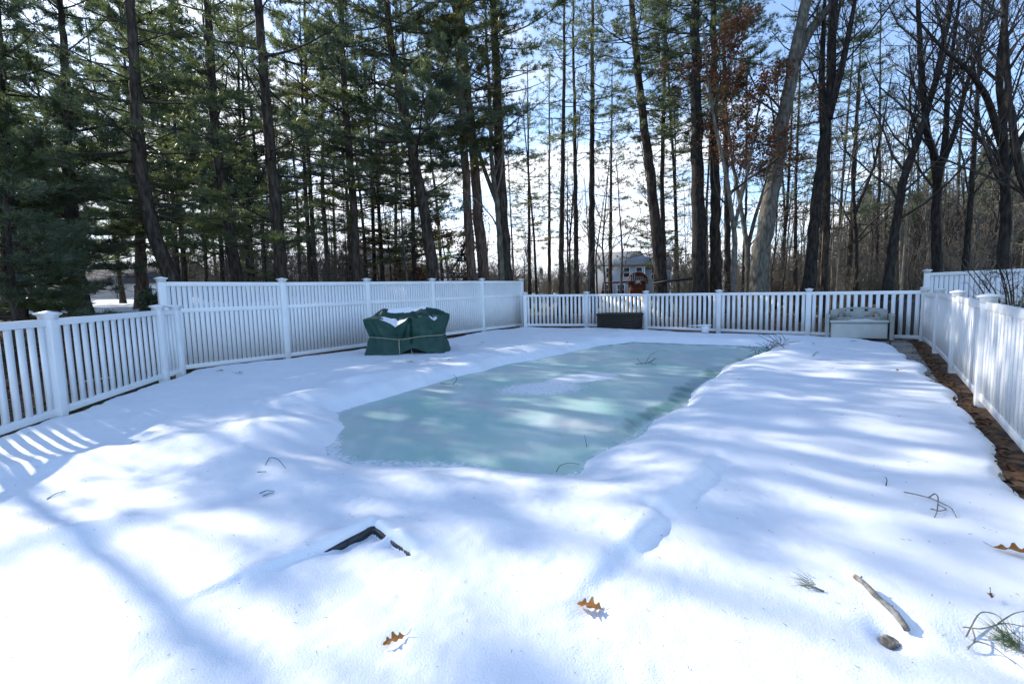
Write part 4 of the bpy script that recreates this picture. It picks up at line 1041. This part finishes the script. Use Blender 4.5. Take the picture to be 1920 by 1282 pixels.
def make_pine(name, label, px_pts, depth, width_px, H, h0, Lmax, bark=None, needle=None, dens=1.0, dead=2.5, group=None, bw=1, kn=7, gaps=.12, wh=.55, base=None, r0=None, P=None):
    RS.seed(zlib.crc32(('%s%s' % (label, H)).encode()) % 99991)
    P = stem_from_px(px_pts, depth, H) if P is None else P
    r0 = r0 or width_px*depth/FPX/2
    root = thing(name, label, 'pine tree', tuple(P[0]), 0, group)
    b = MB(); Q, t, r = trunk_mesh(b, P-P[0], r0, .03); b.build('trunk', bark or m_bark, root, True)
    (A, B, ra, rb), (TP, TD) = pine_crown(Q, t, r, h0, Lmax, 1, needle, dens, wh, dead, kn=kn, gaps=gaps)
    b = MB(); b.segs(A, B, ra, rb, 4); b.tube(Q, .008, 4); b.build('branches', m_twig if bark is not m_bark_grey else m_stick, root, True)
    b = MB(); b.tufts(TP, TD, .165, .018, kn, .6); b.build('crown', needle or m_needle, root)
    NT[0] += len(TP)*kn
    return root
def bare_limbs(stems, lvl_n=(9, 6, 5), spread=.8, up=.25, tmin=.25, lf=.42, fine=.0035):
    """side branches, twigs and twiglets along given stems [(points, r0, r1)]"""
    A, B, ra, rb, tips = [], [], [], [], []
    cur = [(resample(p, 14), a, c, tmin) for p, a, c in stems]
    for lv, n in enumerate(lvl_n):
        nxt = []
        for Q, a, c, tm in cur:
            m_ = len(Q); L = np.linalg.norm(np.diff(Q, axis=0), axis=1).sum()
            k = max(2, int(n*RS.uniform(.7, 1.3)))
            for s_ in RS.uniform(tm, 1, k):
                x = s_*(m_-1); i = min(int(x), m_-2); p = Q[i]+(Q[i+1]-Q[i])*(x-i); T = Q[i+1]-Q[i]; T = T/np.linalg.norm(T)
                rp = a+(c-a)*s_
                v_ = RS.normal(0, 1, 3); v_ -= T*(v_@T); v_ /= np.linalg.norm(v_)
                d = T*RS.uniform(.45, .9)+v_*spread; d[2] += up; d /= np.linalg.norm(d)
                l = L*lf*(1.15-.75*s_)*RS.uniform(.55, 1.2)
                if lv == 0: l = min(l, 4.2)
                mm = 6 if lv == 0 else (5 if lv == 1 else 3)
                pts = [p]; dd = d.copy()
                for j in range(mm-1):
                    dd = dd+RS.normal(0, .17, 3)+np.array([0, 0, .07]); dd /= np.linalg.norm(dd); pts.append(pts[-1]+dd*l/(mm-1))
                pts = np.array(pts); r_ = max(fine, min(rp*.55, .011*l+.004)); re = max(fine*.6, r_*.3)
                tt = np.linspace(0, 1, mm); rr_ = r_+(re-r_)*tt
                A += list(pts[:-1]); B += list(pts[1:]); ra += list(rr_[:-1]); rb += list(rr_[1:])
                nxt.append((pts, r_, re, .2)); tips.append(pts[-1])
        cur = nxt
    return (np.array(A), np.array(B), np.array(ra), np.array(rb)), np.array(tips)
def make_bare(name, label, stems_px, depth, width_px, H, bark=None, twig=None, leaves=0, lvl=(12, 6, 5), group=None, spread=.75, up=.25, tmin=.3, cat='bare tree', lf=.42, leafz=None, P=None, r0=None, fine=.0045):
    RS.seed(zlib.crc32(('%s%s' % (label, H)).encode()) % 99991)
    P = stem_from_px(stems_px[0], depth, H) if P is None else P; o = P[0]; r0 = r0 or width_px*depth/FPX/2
    root = thing(name, label, cat, tuple(o), 0, group)
    b = MB(); Q, t, r = trunk_mesh(b, P-o, r0, r0*.22); b.build('trunk', bark or m_bark_dark, root, True)
    stems = [(Q, r0, r0*.22)]
    for k, sp in enumerate(stems_px[1:]):
        frac = .62
        S_ = np.array([at(x, y, depth+(.5+.4*k)*min(1, i*.5)*(-1)**k) for i, (x, y) in enumerate(sp)])-o
        d = S_[-1]-S_[-2]; d = d/np.linalg.norm(d); S_ = np.vstack([S_, S_[-1]+(d+np.array([0, 0, .25]))*max(1.5, (H*.75-S_[-1][2])*.7)])
        lb = MB(); q = resample(S_, 26); rs_ = r0*frac*(1-.82*np.linspace(0, 1, 26)); lb.tube(q, rs_, 9, True, .05); lb.build('limb', bark or m_bark_dark, root, True); stems.append((q, r0*frac, r0*.1))
    (A, B, ra, rb), tips = bare_limbs(stems, lvl, spread, up, tmin, lf, fine)
    b = MB(); b.segs(A, B, ra, rb, 3)
    for q_, _, _ in stems: b.tube(q_, .006, 4)
    b.build('branches', twig or m_twig, root, True)
    if leaves:
        src = tips if leafz is None else tips[(tips[:, 2]+o[2] > leafz[0]) & (tips[:, 2]+o[2] < leafz[1])]
        if len(src):
            p = src[RS.randint(0, len(src), leaves)]+RS.normal(0, .13, (leaves, 3)); b = MB(); b.leaves(p, .13, .07); b.build('dry_leaves', m_oakleaf, root)
    return root

# --- pines on the left, branched low
make_pine('pine_tree', 'bushy dark evergreen at the far left edge, its boughs hanging to the short fence', [(20, 560), (10, 300), (0, 60)], 12.0, 26, 8.8, .5, 3.4, needle=m_needle_d, dens=1.22, dead=.3)
make_pine('pine_tree', 'evergreen with a thick flared trunk seen between the house and the left fence', [(150, 575), (140, 470), (128, 300), (120, 100)], 13.0, 28, 10.8, 1.3, 3.5, needle=m_needle_d, dens=1.17, dead=.9)
make_pine('pine_tree', 'straight brown pine just left of the tall fence post, beside the beige house', [(267, 560), (262, 440), (250, 250), (247, 60)], 15.5, 21, 11.5, 1.6, 3.6, needle=m_needle, dens=1.27, dead=1.2, bark=m_bark_red)
make_pine('pine_tree', 'dark leaning pine whose trunk slants down right behind the first tall fence panel', [(323, 520), (290, 440), (268, 350), (256, 220), (250, 80)], 12.5, 27, 17, 2.2, 2.3, needle=m_needle, dens=0.88, dead=1.4, gaps=(.5, .08, 8.6), wh=.55)
make_pine('pine_tree', 'slanting pine left of the middle of the first two tall fence panels', [(444, 520), (430, 440), (414, 330), (404, 260), (395, 100)], 15.5, 22, 18, 2.2, 2.9, needle=m_needle, dens=0.98, dead=1.4, gaps=(.5, .12, 9.0), wh=.65)
make_pine('pine_tree', 'big straight pine with long level limbs rising behind the second tall fence post', [(527, 520), (518, 400), (509, 300), (500, 200), (488, 60)], 14.5, 25, 20, 2.4, 4.0, needle=m_needle, dens=0.98, dead=1.6, gaps=(.45, .3, 9.5), wh=.62)
make_pine('pine_tree', 'slim pine between the big limbed pine and the green cover', [(668, 520), (664, 400), (655, 280), (645, 180), (640, 40)], 17.0, 18, 20, 2.8, 3.0, needle=m_needle_y, dens=0.78, dead=1.8, gaps=.3)
make_pine('pine_tree', 'dark pine leaning left above the right end of the green cover', [(813, 520), (800, 420), (776, 300), (760, 230), (735, 90)], 17.5, 26, 20, 4.0, 4.3, needle=m_needle_d, dens=1.12, dead=2.0, gaps=.2)
# tall pines of the middle
make_pine('pine_tree', 'left one of two close straight pines left of the grey forked trunk', [(884, 520), (877, 400), (870, 250), (858, 80)], 19, 20, 23, 6.5, 3.0, needle=m_needle_y, dens=1.07, dead=3.0, bark=m_bark_red, gaps=.25)
make_pine('pine_tree', 'right one of two close pines, leaning left across its neighbour', [(907, 520), (897, 400), (884, 250), (872, 120)], 20, 24, 23, 6.3, 2.8, needle=m_needle_y, dens=1.07, dead=3.0, bark=m_bark_red, gaps=.25)
make_pine('pine_tree', 'stout straight pine at the far end of the tall fence, grey fork at its side', [(949, 520), (941, 400), (934, 250), (927, 30)], 20.5, 28, 24, 7.0, 3.2, needle=m_needle, dens=1.07, dead=3.0, gaps=.3)
make_bare('bare_tree', 'grey forked bare trunk rising against the stout pine at the tall fence end', [(( 935), 440) and (936, 440), (934, 400)] and [[(940, 500), (934, 400), (921, 300), (918, 180), (910, 30)], [(933, 385), (905, 310), (880, 220), (860, 120)]], 20.0, 14, 14, m_bark_grey, m_twig_l, lvl=(9, 5, 4))
for k, (px, dx, d, w, H, h0, lb) in enumerate([(1052, 6, 25, 12, 21, 9.5, 'slim ivy clad pine right of the tall fence end'), (1081, -5, 27, 11, 22, 8.5, 'thin dark pine just right of the ivy clad one'), (1109, 2, 26, 15, 23, 9.0, 'twin stemmed straight pine above the left end of the black box'),
        (1144, 4, 34, 9, 14, 4.5, 'small distant pine in front of the grey house'), (1030, 0, 38, 8, 14, 5, 'small far pine right of the stout pine, thin crown'), (993, -4, 36, 8, 15, 4.5, 'faint slim pine just beyond the tall fence end')]):
    make_pine('pine_tree', lb, [(px, 540), (px+dx*.4, 350), (px+dx, 120)], d, w, H, h0, 2.2, needle=(m_needle, m_needle_d, m_needle_y)[k % 3], dens=.75, dead=3.0, kn=6, gaps=.2)
make_pine('pine_tree', 'pine bending left from behind the hammock, bare for most of its height', [(1240, 540), (1230, 430), (1216, 300), (1200, 170), (1184, 10)], 22, 24, 23, 9.0, 3.0, needle=m_needle_d, dens=.85, dead=2.6)
make_pine('pine_tree', 'thin straight pine tight behind the bending one', [(1246, 540), (1241, 350), (1248, 40)], 23.5, 11, 22, 8, 2.2, needle=m_needle, dens=.8, dead=2.6)
make_pine('pine_tree', 'thickest dark straight pine, right end of the hammock', [(1311, 540), (1306, 300), (1303, 0)], 20.0, 30, 24, 8.5, 3.2, needle=m_needle_d, dens=.9, dead=3.5, bark=m_bark_dark)
make_pine('pine_tree', 'dark pine just right of the thickest one', [(1343, 540), (1341, 350), (1338, 100)], 20.6, 23, 23, 7.5, 3.0, needle=m_needle_d, dens=.85, dead=3.2)
make_pine('pine_tree', 'thin pine between the dark pair and the leaning grey oak', [(1365, 540), (1362, 350), (1358, 100)], 24, 13, 21, 9, 2.2, needle=m_needle, dens=.7, dead=3, gaps=.25)
# leaning grey oak and the brown leaved oaks
make_bare('oak_tree', 'big grey oak trunk leaning right with a branch forking off near the top', [[(1421, 540), (1424, 490), (1441, 380), (1470, 220), (1497, 70), (1510, 0)], [(1488, 120), (1515, 62), (1548, 22), (1585, -20)]], 18, 35, 19, m_bark_grey, m_twig, lvl=(12, 6, 5), cat='oak tree', leaves=700, leafz=(3, 8.5))
make_bare('oak_tree', 'young oak holding dry brown leaves among the dark pines on the right', [[(1375, 540), (1378, 440), (1362, 330), (1340, 230), (1325, 130)], [(1376, 430), (1400, 330), (1420, 220)]], 17, 12, 11, m_bark_grey, m_twig, lvl=(12, 7, 5), cat='oak tree', leaves=5200, spread=.9, up=.05)
make_bare('oak_tree', 'forked pale oak sapling with brown leaves left of the leaning grey oak', [[(1402, 540), (1402, 470), (1388, 380), (1372, 300)], [(1402, 465), (1415, 410), (1440, 330)]], 18.7, 13, 9, m_bark_grey, m_twig_l, lvl=(10, 6, 5), cat='oak tree', leaves=1500, spread=.85)
make_bare('oak_tree', 'low reddish leaved oak shrub above the tall fence, right of the cover', [[(840, 525), (838, 500), (832, 470)], [(840, 515), (858, 490), (870, 465)]], 21, 6, 4.6, m_bark_grey, m_twig, lvl=(9, 6, 5), cat='oak tree', leaves=2300, spread=1.0, up=.1)
make_bare('bare_tree', 'tall dark multi stemmed tree right of the leaning oak, splitting near the top', [[(1516, 540), (1528, 400), (1543, 280), (1556, 200), (1562, 60)], [(1545, 250), (1540, 150), (1545, 30)], [(1552, 225), (1580, 120), (1600, 20)]], 18, 23, 18, m_bark_dark, m_twig, lvl=(17, 8, 6))
make_pine('pine_tree', 'slim dark pine right behind the multi stemmed tree', [(1546, 540), (1551, 400), (1553, 200), (1556, 40)], 20, 13, 21, 6.5, 2.7, needle=m_needle_d, dens=.8, dead=2.4)
make_bare('bare_tree', 'dark bare tree leaning right over the storage bench', [[(1664, 540), (1676, 450), (1694, 330), (1722, 260), (1745, 190)], [(1690, 350), (1725, 250), (1765, 130)]], 16, 19, 12, m_bark_dark, m_twig, lvl=(17, 8, 6))
make_bare('bare_tree', 'bare tree with three upswept stems behind the right fence corner', [[(1757, 520), (1755, 420), (1757, 320), (1735, 230), (1725, 100)], [(1757, 330), (1790, 250), (1812, 160), (1850, 50)], [(1757, 350), (1772, 270), (1778, 150), (1795, 30)]], 16.5, 18, 14, m_bark_dark, m_twig, lvl=(19, 9, 6))
make_bare('bare_tree', 'straight dark trunk at the left of the hill, right of the upswept stems', [[(1808, 515), (1818, 400), (1829, 250), (1836, 120)]], 19, 12, 15, m_bark_dark, m_twig, lvl=(19, 9, 6))
make_bare('bare_tree', 'gnarled dark tree at the top right edge with heavy crossing limbs', [[(1880, 520), (1886, 400), (1882, 250), (1872, 130), (1885, 20)], [(1884, 330), (1915, 260), (1960, 200)], [(1878, 270), (1850, 180), (1815, 130), (1770, 95)]], 14.5, 20, 13, m_bark_dark, m_twig, lvl=(19, 9, 6))
make_bare('bare_tree', 'bare tree half cut off by the right edge of the photo', [[(1945, 520), (1935, 400), (1905, 290), (1890, 170)], [(1935, 390), (1950, 250), (1960, 100)]], 13.5, 19, 12, m_bark_dark, m_twig, lvl=(19, 9, 6))
make_bare('bare_tree', 'crooked bare tree above the bench between the leaning tree and the thin pines', [[(1605, 540), (1604, 440), (1598, 330), (1604, 240), (1610, 130)], [(1603, 400), (1640, 310), (1660, 210)]], 22, 10, 12, m_bark_dark, m_twig, lvl=(11, 6, 5))
make_pine('pine_tree', 'thin pine with flat layered boughs against blue sky on the upper right', [(1590, 540), (1598, 400), (1606, 260), (1612, 120)], 24, 10, 14, 4.0, 3.0, needle=m_needle_d, dens=.55, dead=1.6, gaps=.45, wh=.9)
for k, (x, y, H, lb) in enumerate([(-14.2, 9.9, 12, 'open crowned pine just outside the left edge beyond the short fence'), (-16.3, 9.2, 14, 'pine farther outside the left edge beyond the short fence')]):
    P_ = np.array([(x, y, tz(x, y)-.1), (x+.2, y, 6.), (x+.3, y+.1, H+tz(x, y))])
    make_pine('pine_tree', lb, None, 12, 20, H, 4.5, 2.5, needle=m_needle, dens=.5, P=P_, r0=.13, gaps=.55, wh=.9)
for (x, y, H, r_, lb) in ((-13.2, 8.6, 11.5, .15, 'bare tree standing beyond the short fence, outside the left edge'), (-10.2, 5.4, 8.0, .09, 'slender bare tree just outside the left edge by the short fence'), (-17.0, 10.0, 14, .2, 'tall bare tree farther outside the left edge')):
    Pk = np.array([(x, y, tz(x, y)-.1), (x+.3, y+.1, H*.35), (x+.1, y-.3, H*.7), (x+.5, y, H+tz(x, y))])
    make_bare('bare_tree', lb, [None], 12, 8, H, m_bark_grey, m_twig, lvl=(20, 9, 6), P=Pk, r0=r_, leaves=500, tmin=.3)
make_pine('pine_tree', 'young bushy evergreen right behind the short fence at the left edge', None, 9, 8, 3.4, .15, 1.7, needle=m_needle_d, dens=1.5, dead=.1, P=np.array([(-9.9, 8.9, tz(-9.9, 8.9)-.1), (-9.9, 8.95, 2.0), (-9.85, 9.0, 4.1)]), r0=.07, wh=.3, gaps=.05)
make_pine('pine_tree', 'small evergreen with drooping boughs just left of the flared trunk', None, 9, 8, 4.2, .2, 1.9, needle=m_needle, dens=1.4, dead=.1, P=np.array([(-12.2, 11.2, tz(-12.2, 11.2)-.1), (-12.2, 11.2, 3.0), (-12.15, 11.2, 5.4)]), r0=.08, wh=.32, gaps=.08)
GS_ = 0
def copy_tree(o, loc, rz, sc, label=None, group=None):
    r = o.copy(); COL.objects.link(r); r.location = loc; r.rotation_euler = (RS.normal(0, .02), RS.normal(0, .02), rz); r.scale = (sc, sc, sc*RS.uniform(.9, 1.15))
    if label: r['label'] = label
    if group: r['group'] = group
    for ch in o.children:
        c = ch.copy(); COL.objects.link(c); c.parent = r
    return r
def straight(H, lean=.3): return np.array([(0, 0, 0), (RS.normal(0, lean*.3), RS.normal(0, lean*.3), H*.4), (RS.normal(0, lean), RS.normal(0, lean), H)], float)
def tree_pos(px, d):
    p = at(px, 560, d); return (p[0], p[1], tz(p[0], p[1])-.1)
GL = 'full pines in the woods behind the tall fence'
pl = [make_pine('pine_tree', 'full boughed pine in the woods behind the tall fence', None, 24, 8, 13.5, 1.6+1.3*k, 3.5, needle=(m_needle, m_needle_d, m_needle_y)[k], dens=.95, dead=.6, P=straight(13.5), r0=.12, kn=6, group=GL, gaps=.3) for k in range(3)]
for i, (px, d, sc_) in enumerate([(30, 21, 1.0), (335, 22, 1.0), (585, 21, .95), (90, 25, 1.0), (470, 24, 1.05), (690, 24, .9), (-40, 26, 1.1), (540, 30, 1.0), (410, 33, 1.0), (500, 20, .40), (430, 27, .5), (655, 21, .36), (60, 17, .55), (-30, 17, .6), (270, 25, 1.15), (720, 26, 1.15), (350, 28, 1.25), (620, 30, 1.2), (230, 30, 1.2), (-80, 22, 1.0), (320, 20, .45), (420, 25, 1.1), (150, 23, .9), (20, 28, 1.2), (780, 27, 1.0), (500, 26, 1.15), (660, 25, 1.0)]):
    loc = tree_pos(px, d)
    if i < 3: pl[i].location = loc
    else: copy_tree(pl[i % 3], loc, RS.uniform(0, 6.28), sc_)
for px, d, H, lb in ((1138, 30, 11, 'thin bare tree in front of the left half of the grey house'), (1162, 27, 9, 'pale thin bare tree before the middle of the grey house'), (1226, 31, 12, 'thin bare tree beside the playset, before the right wing of the grey house'), (1120, 34, 10, 'thin bare tree at the left corner of the grey house')):
    x, y, z = tree_pos(px, d); make_bare('bare_tree', lb, [None], 25, 8, H, m_bark_grey, m_twig_l, lvl=(16, 7, 5), P=straight(H, .5)+np.array([x, y, z]), r0=.09, tmin=.2, fine=.007)
make_pine('pine_tree', 'pale green young pine with drooping boughs over the gable of the grey house', None, 30, 8, 9, 3.0, 2.4, needle=m_needle_y, dens=.8, P=straight(9)+np.array(tree_pos(1236, 29)), r0=.1, dead=2)
RS.seed(5)
# distant pines: a few of each are built, the rest copied
GP = 'slim pines in the woods beyond the fence'
pro = [make_pine('pine_tree', 'slim distant pine in the woods beyond the fences', None, 30, 8, 17, 3.5+1.5*k, 2.1, needle=(m_needle, m_needle_d, m_needle_y)[k], dens=.6, dead=1.5, P=straight(17), r0=.13, kn=6, group=GP, gaps=.25) for k in range(3)]
spots = [(345, 24), (390, 30), (470, 26), (560, 30), (600, 24), (625, 36), (700, 27), (735, 32), (770, 25), (835, 33), (965, 40), (1012, 31), (1072, 40), (1262, 44), (1275, 30), (1330, 34), (1392, 30), (1452, 27), (1478, 31), (1490, 24), (1535, 30), (1575, 33), (1632, 28), (1660, 36), (1705, 30), (1790, 33), (60, 26), (330, 34), (-60, 20), (-140, 16)]
for i, (px, d) in enumerate(spots):
    loc = tree_pos(px+RS.uniform(-8, 8), d); s_ = RS.uniform(.8, 1.15)
    if i < 3: pro[i].location = loc
    else: copy_tree(pro[i % 3], loc, RS.uniform(0, 6.28), s_, None, GP)
GB = 'bare saplings in the woods beyond the fence'
LB = 'thin bare sapling among the woods beyond the fence'
pb = []
for k in range(4):
    H = (7, 9, 11, 6)[k]; Pk = straight(H, .5)
    b = MB(); Q, t, r = trunk_mesh(b, Pk, .05, .012, 8, .3, 26)
    (A, B, ra, rb), tips = bare_limbs([(Q, .05, .012)], (14, 7, 4), .6, .3, .2, .36, .006)
    b.segs(A, B, ra, rb, 3); o = b.build('sapling', (m_bark_grey, m_bark_dark, m_twig_l, m_twig)[k], None, True); pb.append(tag(o, LB, 'sapling', GB))
spots = []
for k in range(165):
    px = RS.choice([RS.uniform(1430, 1900), RS.uniform(960, 1240), RS.uniform(1240, 1480), RS.uniform(1430, 1760), RS.uniform(1430, 1900), RS.uniform(330, 960)]); d = RS.uniform(19, 46)
    if px > 1700: d = RS.uniform(17, 34)
    spots.append((px, d))
for i, (px, d) in enumerate(spots):
    if 1100 < px < 1265 and i >= 4: continue
    loc = tree_pos(px, d)
    if i < 4: pb[i].location = loc
    else: copy_tree(pb[i % 4], loc, RS.uniform(0, 6.28), RS.uniform(.6, 1.2))

# shrubs
def shrub(name, label, loc, H, spread, n, m, r=.012, lvl=(7, 5, 4), leaves=0, leafm=None, cat='shrub', leafL=.05):
    root = thing(name, label, cat, loc); stems = []; b = MB()
    for k in range(n):
        a = k*6.283/n+RS.normal(0, .3); o = RS.uniform(.3, 1)*spread
        p = np.array([(.12*math.cos(a), .12*math.sin(a), -.1), (.45*o*math.cos(a), .45*o*math.sin(a), H*.5), (o*math.cos(a), o*math.sin(a), H*RS.uniform(.75, 1.05))])
        q = resample(p, 14); b.tube(q, np.linspace(r, r*.3, 14), 6); stems.append((q, r, r*.3))
    b.build('stems', m, root, True)
    (A, B, ra, rb), tips = bare_limbs(stems, lvl, .8, .15, .15, .4, .0035)
    b = MB(); b.segs(A, B, ra, rb, 3); b.build('twigs', m, root, True)
    if leaves:
        p = tips[RS.randint(0, len(tips), leaves)]+RS.normal(0, .05, (leaves, 3)); b = MB(); b.leaves(p, leafL, leafL*.5); b.build('foliage', leafm, root)
    return root
g = (11.6, 10.2); shrub('bare_shrub', 'leafless many stemmed shrub between the right fence and the tall neighbour fence', (*g, tz(*g)), 2.3, 1.5, 12, m_twig, .022)
g = (9.4, 7.3); shrub('evergreen_hedge', 'low dark evergreen hedge showing over the right fence', (*g, tz(*g)), 1.1, .9, 14, m_twig, .012, leaves=9000, leafm=m_needle_d, leafL=.07)
g = at(290, 560, 12.2); shrub('evergreen_shrub', 'small dark evergreen shrub by the first tall fence post', (g[0], g[1], tz(g[0], g[1])), .95, .55, 9, m_twig, .01, leaves=3500, leafm=m_needle_d, leafL=.07)
GS = 'brushy undergrowth clumps beyond the back fence'
sp_ = []
for k in range(2):
    b = MB(); stems = []
    for j in range(13):
        an = j*6.283/13+RS.normal(0, .3); o = RS.uniform(.3, 1)*1.5
        q = resample(np.array([(.12*math.cos(an), .12*math.sin(an), -.1), (.45*o*math.cos(an), .45*o*math.sin(an), 1.3), (o*math.cos(an), o*math.sin(an), 2.6*RS.uniform(.75, 1.05))]), 12)
        b.tube(q, np.linspace(.016, .005, 12), 5); stems.append((q, .016, .005))
    (A, B, ra, rb), tips = bare_limbs(stems, (9, 6, 4), .8, .15, .15, .4, .006); b.segs(A, B, ra, rb, 3)
    o = b.build('brush_clump', m_twig_l, None, True); sp_.append(tag(o, 'clump of leafless brush under the trees beyond the back fence', 'shrub', 'x'))
for o in sp_: o['group'] = GS
k = 0
for i in range(150):
    px = RS.choice([RS.uniform(1430, 1780), RS.uniform(980, 1300), RS.uniform(1440, 1900), RS.uniform(560, 960), RS.uniform(320, 960), RS.uniform(320, 800)]); d = RS.uniform(22, 42); px = px if not 1105 < px < 1265 else px+170; loc = tree_pos(px, d)
    if k < 2: sp_[k].location = loc
    else: copy_tree(sp_[k % 2], loc, RS.uniform(0, 6.28), RS.uniform(.7, 1.5))
    k += 1
# vines of reddish leaves: a copy-free low clump left of the middle
shrub('brush_clump', 'reddish leaved brush clump behind the tall fence near the pale house', tree_pos(770, 26), 2.6, 1.8, 12, m_twig, .014, leaves=2200, leafm=m_oakleaf, leafL=.11)

# --- far woods that read as one mass
b = MB(); A, B, ra, rb = [], [], [], []
N = 2450
for k in range(N):
    hill = k < 800; mid = k >= 2100
    if hill: an = R(RS.uniform(36, 64)); d = RS.uniform(38, 130)
    elif mid: an = RS.uniform(-.15, .42); d = RS.uniform(84, 125)
    else: an = R(RS.uniform(-62, 50)); d = RS.uniform(62, 120)
    x, y = d*math.sin(an), d*math.cos(an); z = tz(x, y); H = RS.uniform(4, 8.5) if hill else RS.uniform(4.0, 7.5)
    if (-.15 < an < .42 and d < 82) or (-.85 < an < -.58 and d < 75): continue
    p0 = np.array([x, y, z-.2]); p1 = p0+np.array([RS.normal(0, .5), RS.normal(0, .5), H]); A.append(p0); B.append(p1); ra.append(RS.uniform(.05, .13)); rb.append(.03)
    for j in range(16):
        s_ = RS.uniform(.12, 1); p = p0+(p1-p0)*s_; q = p+np.array([RS.normal(0, 1.0), RS.normal(0, 1.0), RS.uniform(.1, 1.6)]); A.append(p); B.append(q); ra.append(.028); rb.append(.012)
        for jj in range(3): w_ = p+(q-p)*RS.uniform(.3, 1); A.append(w_); B.append(w_+RS.normal(0, .55, 3)+np.array([0, 0, .3])); ra.append(.014); rb.append(.008)
b.segs(np.array(A), np.array(B), np.array(ra), np.array(rb), 3)
struct(b.build('far_woods', m_twig_l), 'stuff')
b = MB(); TP = []
for k in range(150):
    if k < 70: an = R(RS.uniform(38, 62)); d = RS.uniform(45, 120)
    else: an = R(RS.uniform(-62, 48)); d = RS.uniform(65, 125)
    if (-.15 < an < .42 and d < 82) or (-.85 < an < -.58 and d < 75): continue
    x, y = d*math.sin(an), d*math.cos(an); z = tz(x, y); H = RS.uniform(5, 10)
    m_ = 260; t = RS.uniform(.1, 1, m_); rr_ = (1-t)*H*.26*np.sqrt(RS.uniform(0, 1, m_))+.1; a_ = RS.uniform(0, 6.28, m_)
    TP.append(np.stack([x+rr_*np.cos(a_), y+rr_*np.sin(a_), z+t*H], 1))
TP = np.vstack(TP); D = RS.normal(0, .5, TP.shape); b.tufts(TP, D, .55, .16, 4, .7)
struct(b.build('far_evergreens', m_needle_d), 'stuff')
print('needles', NT[0])
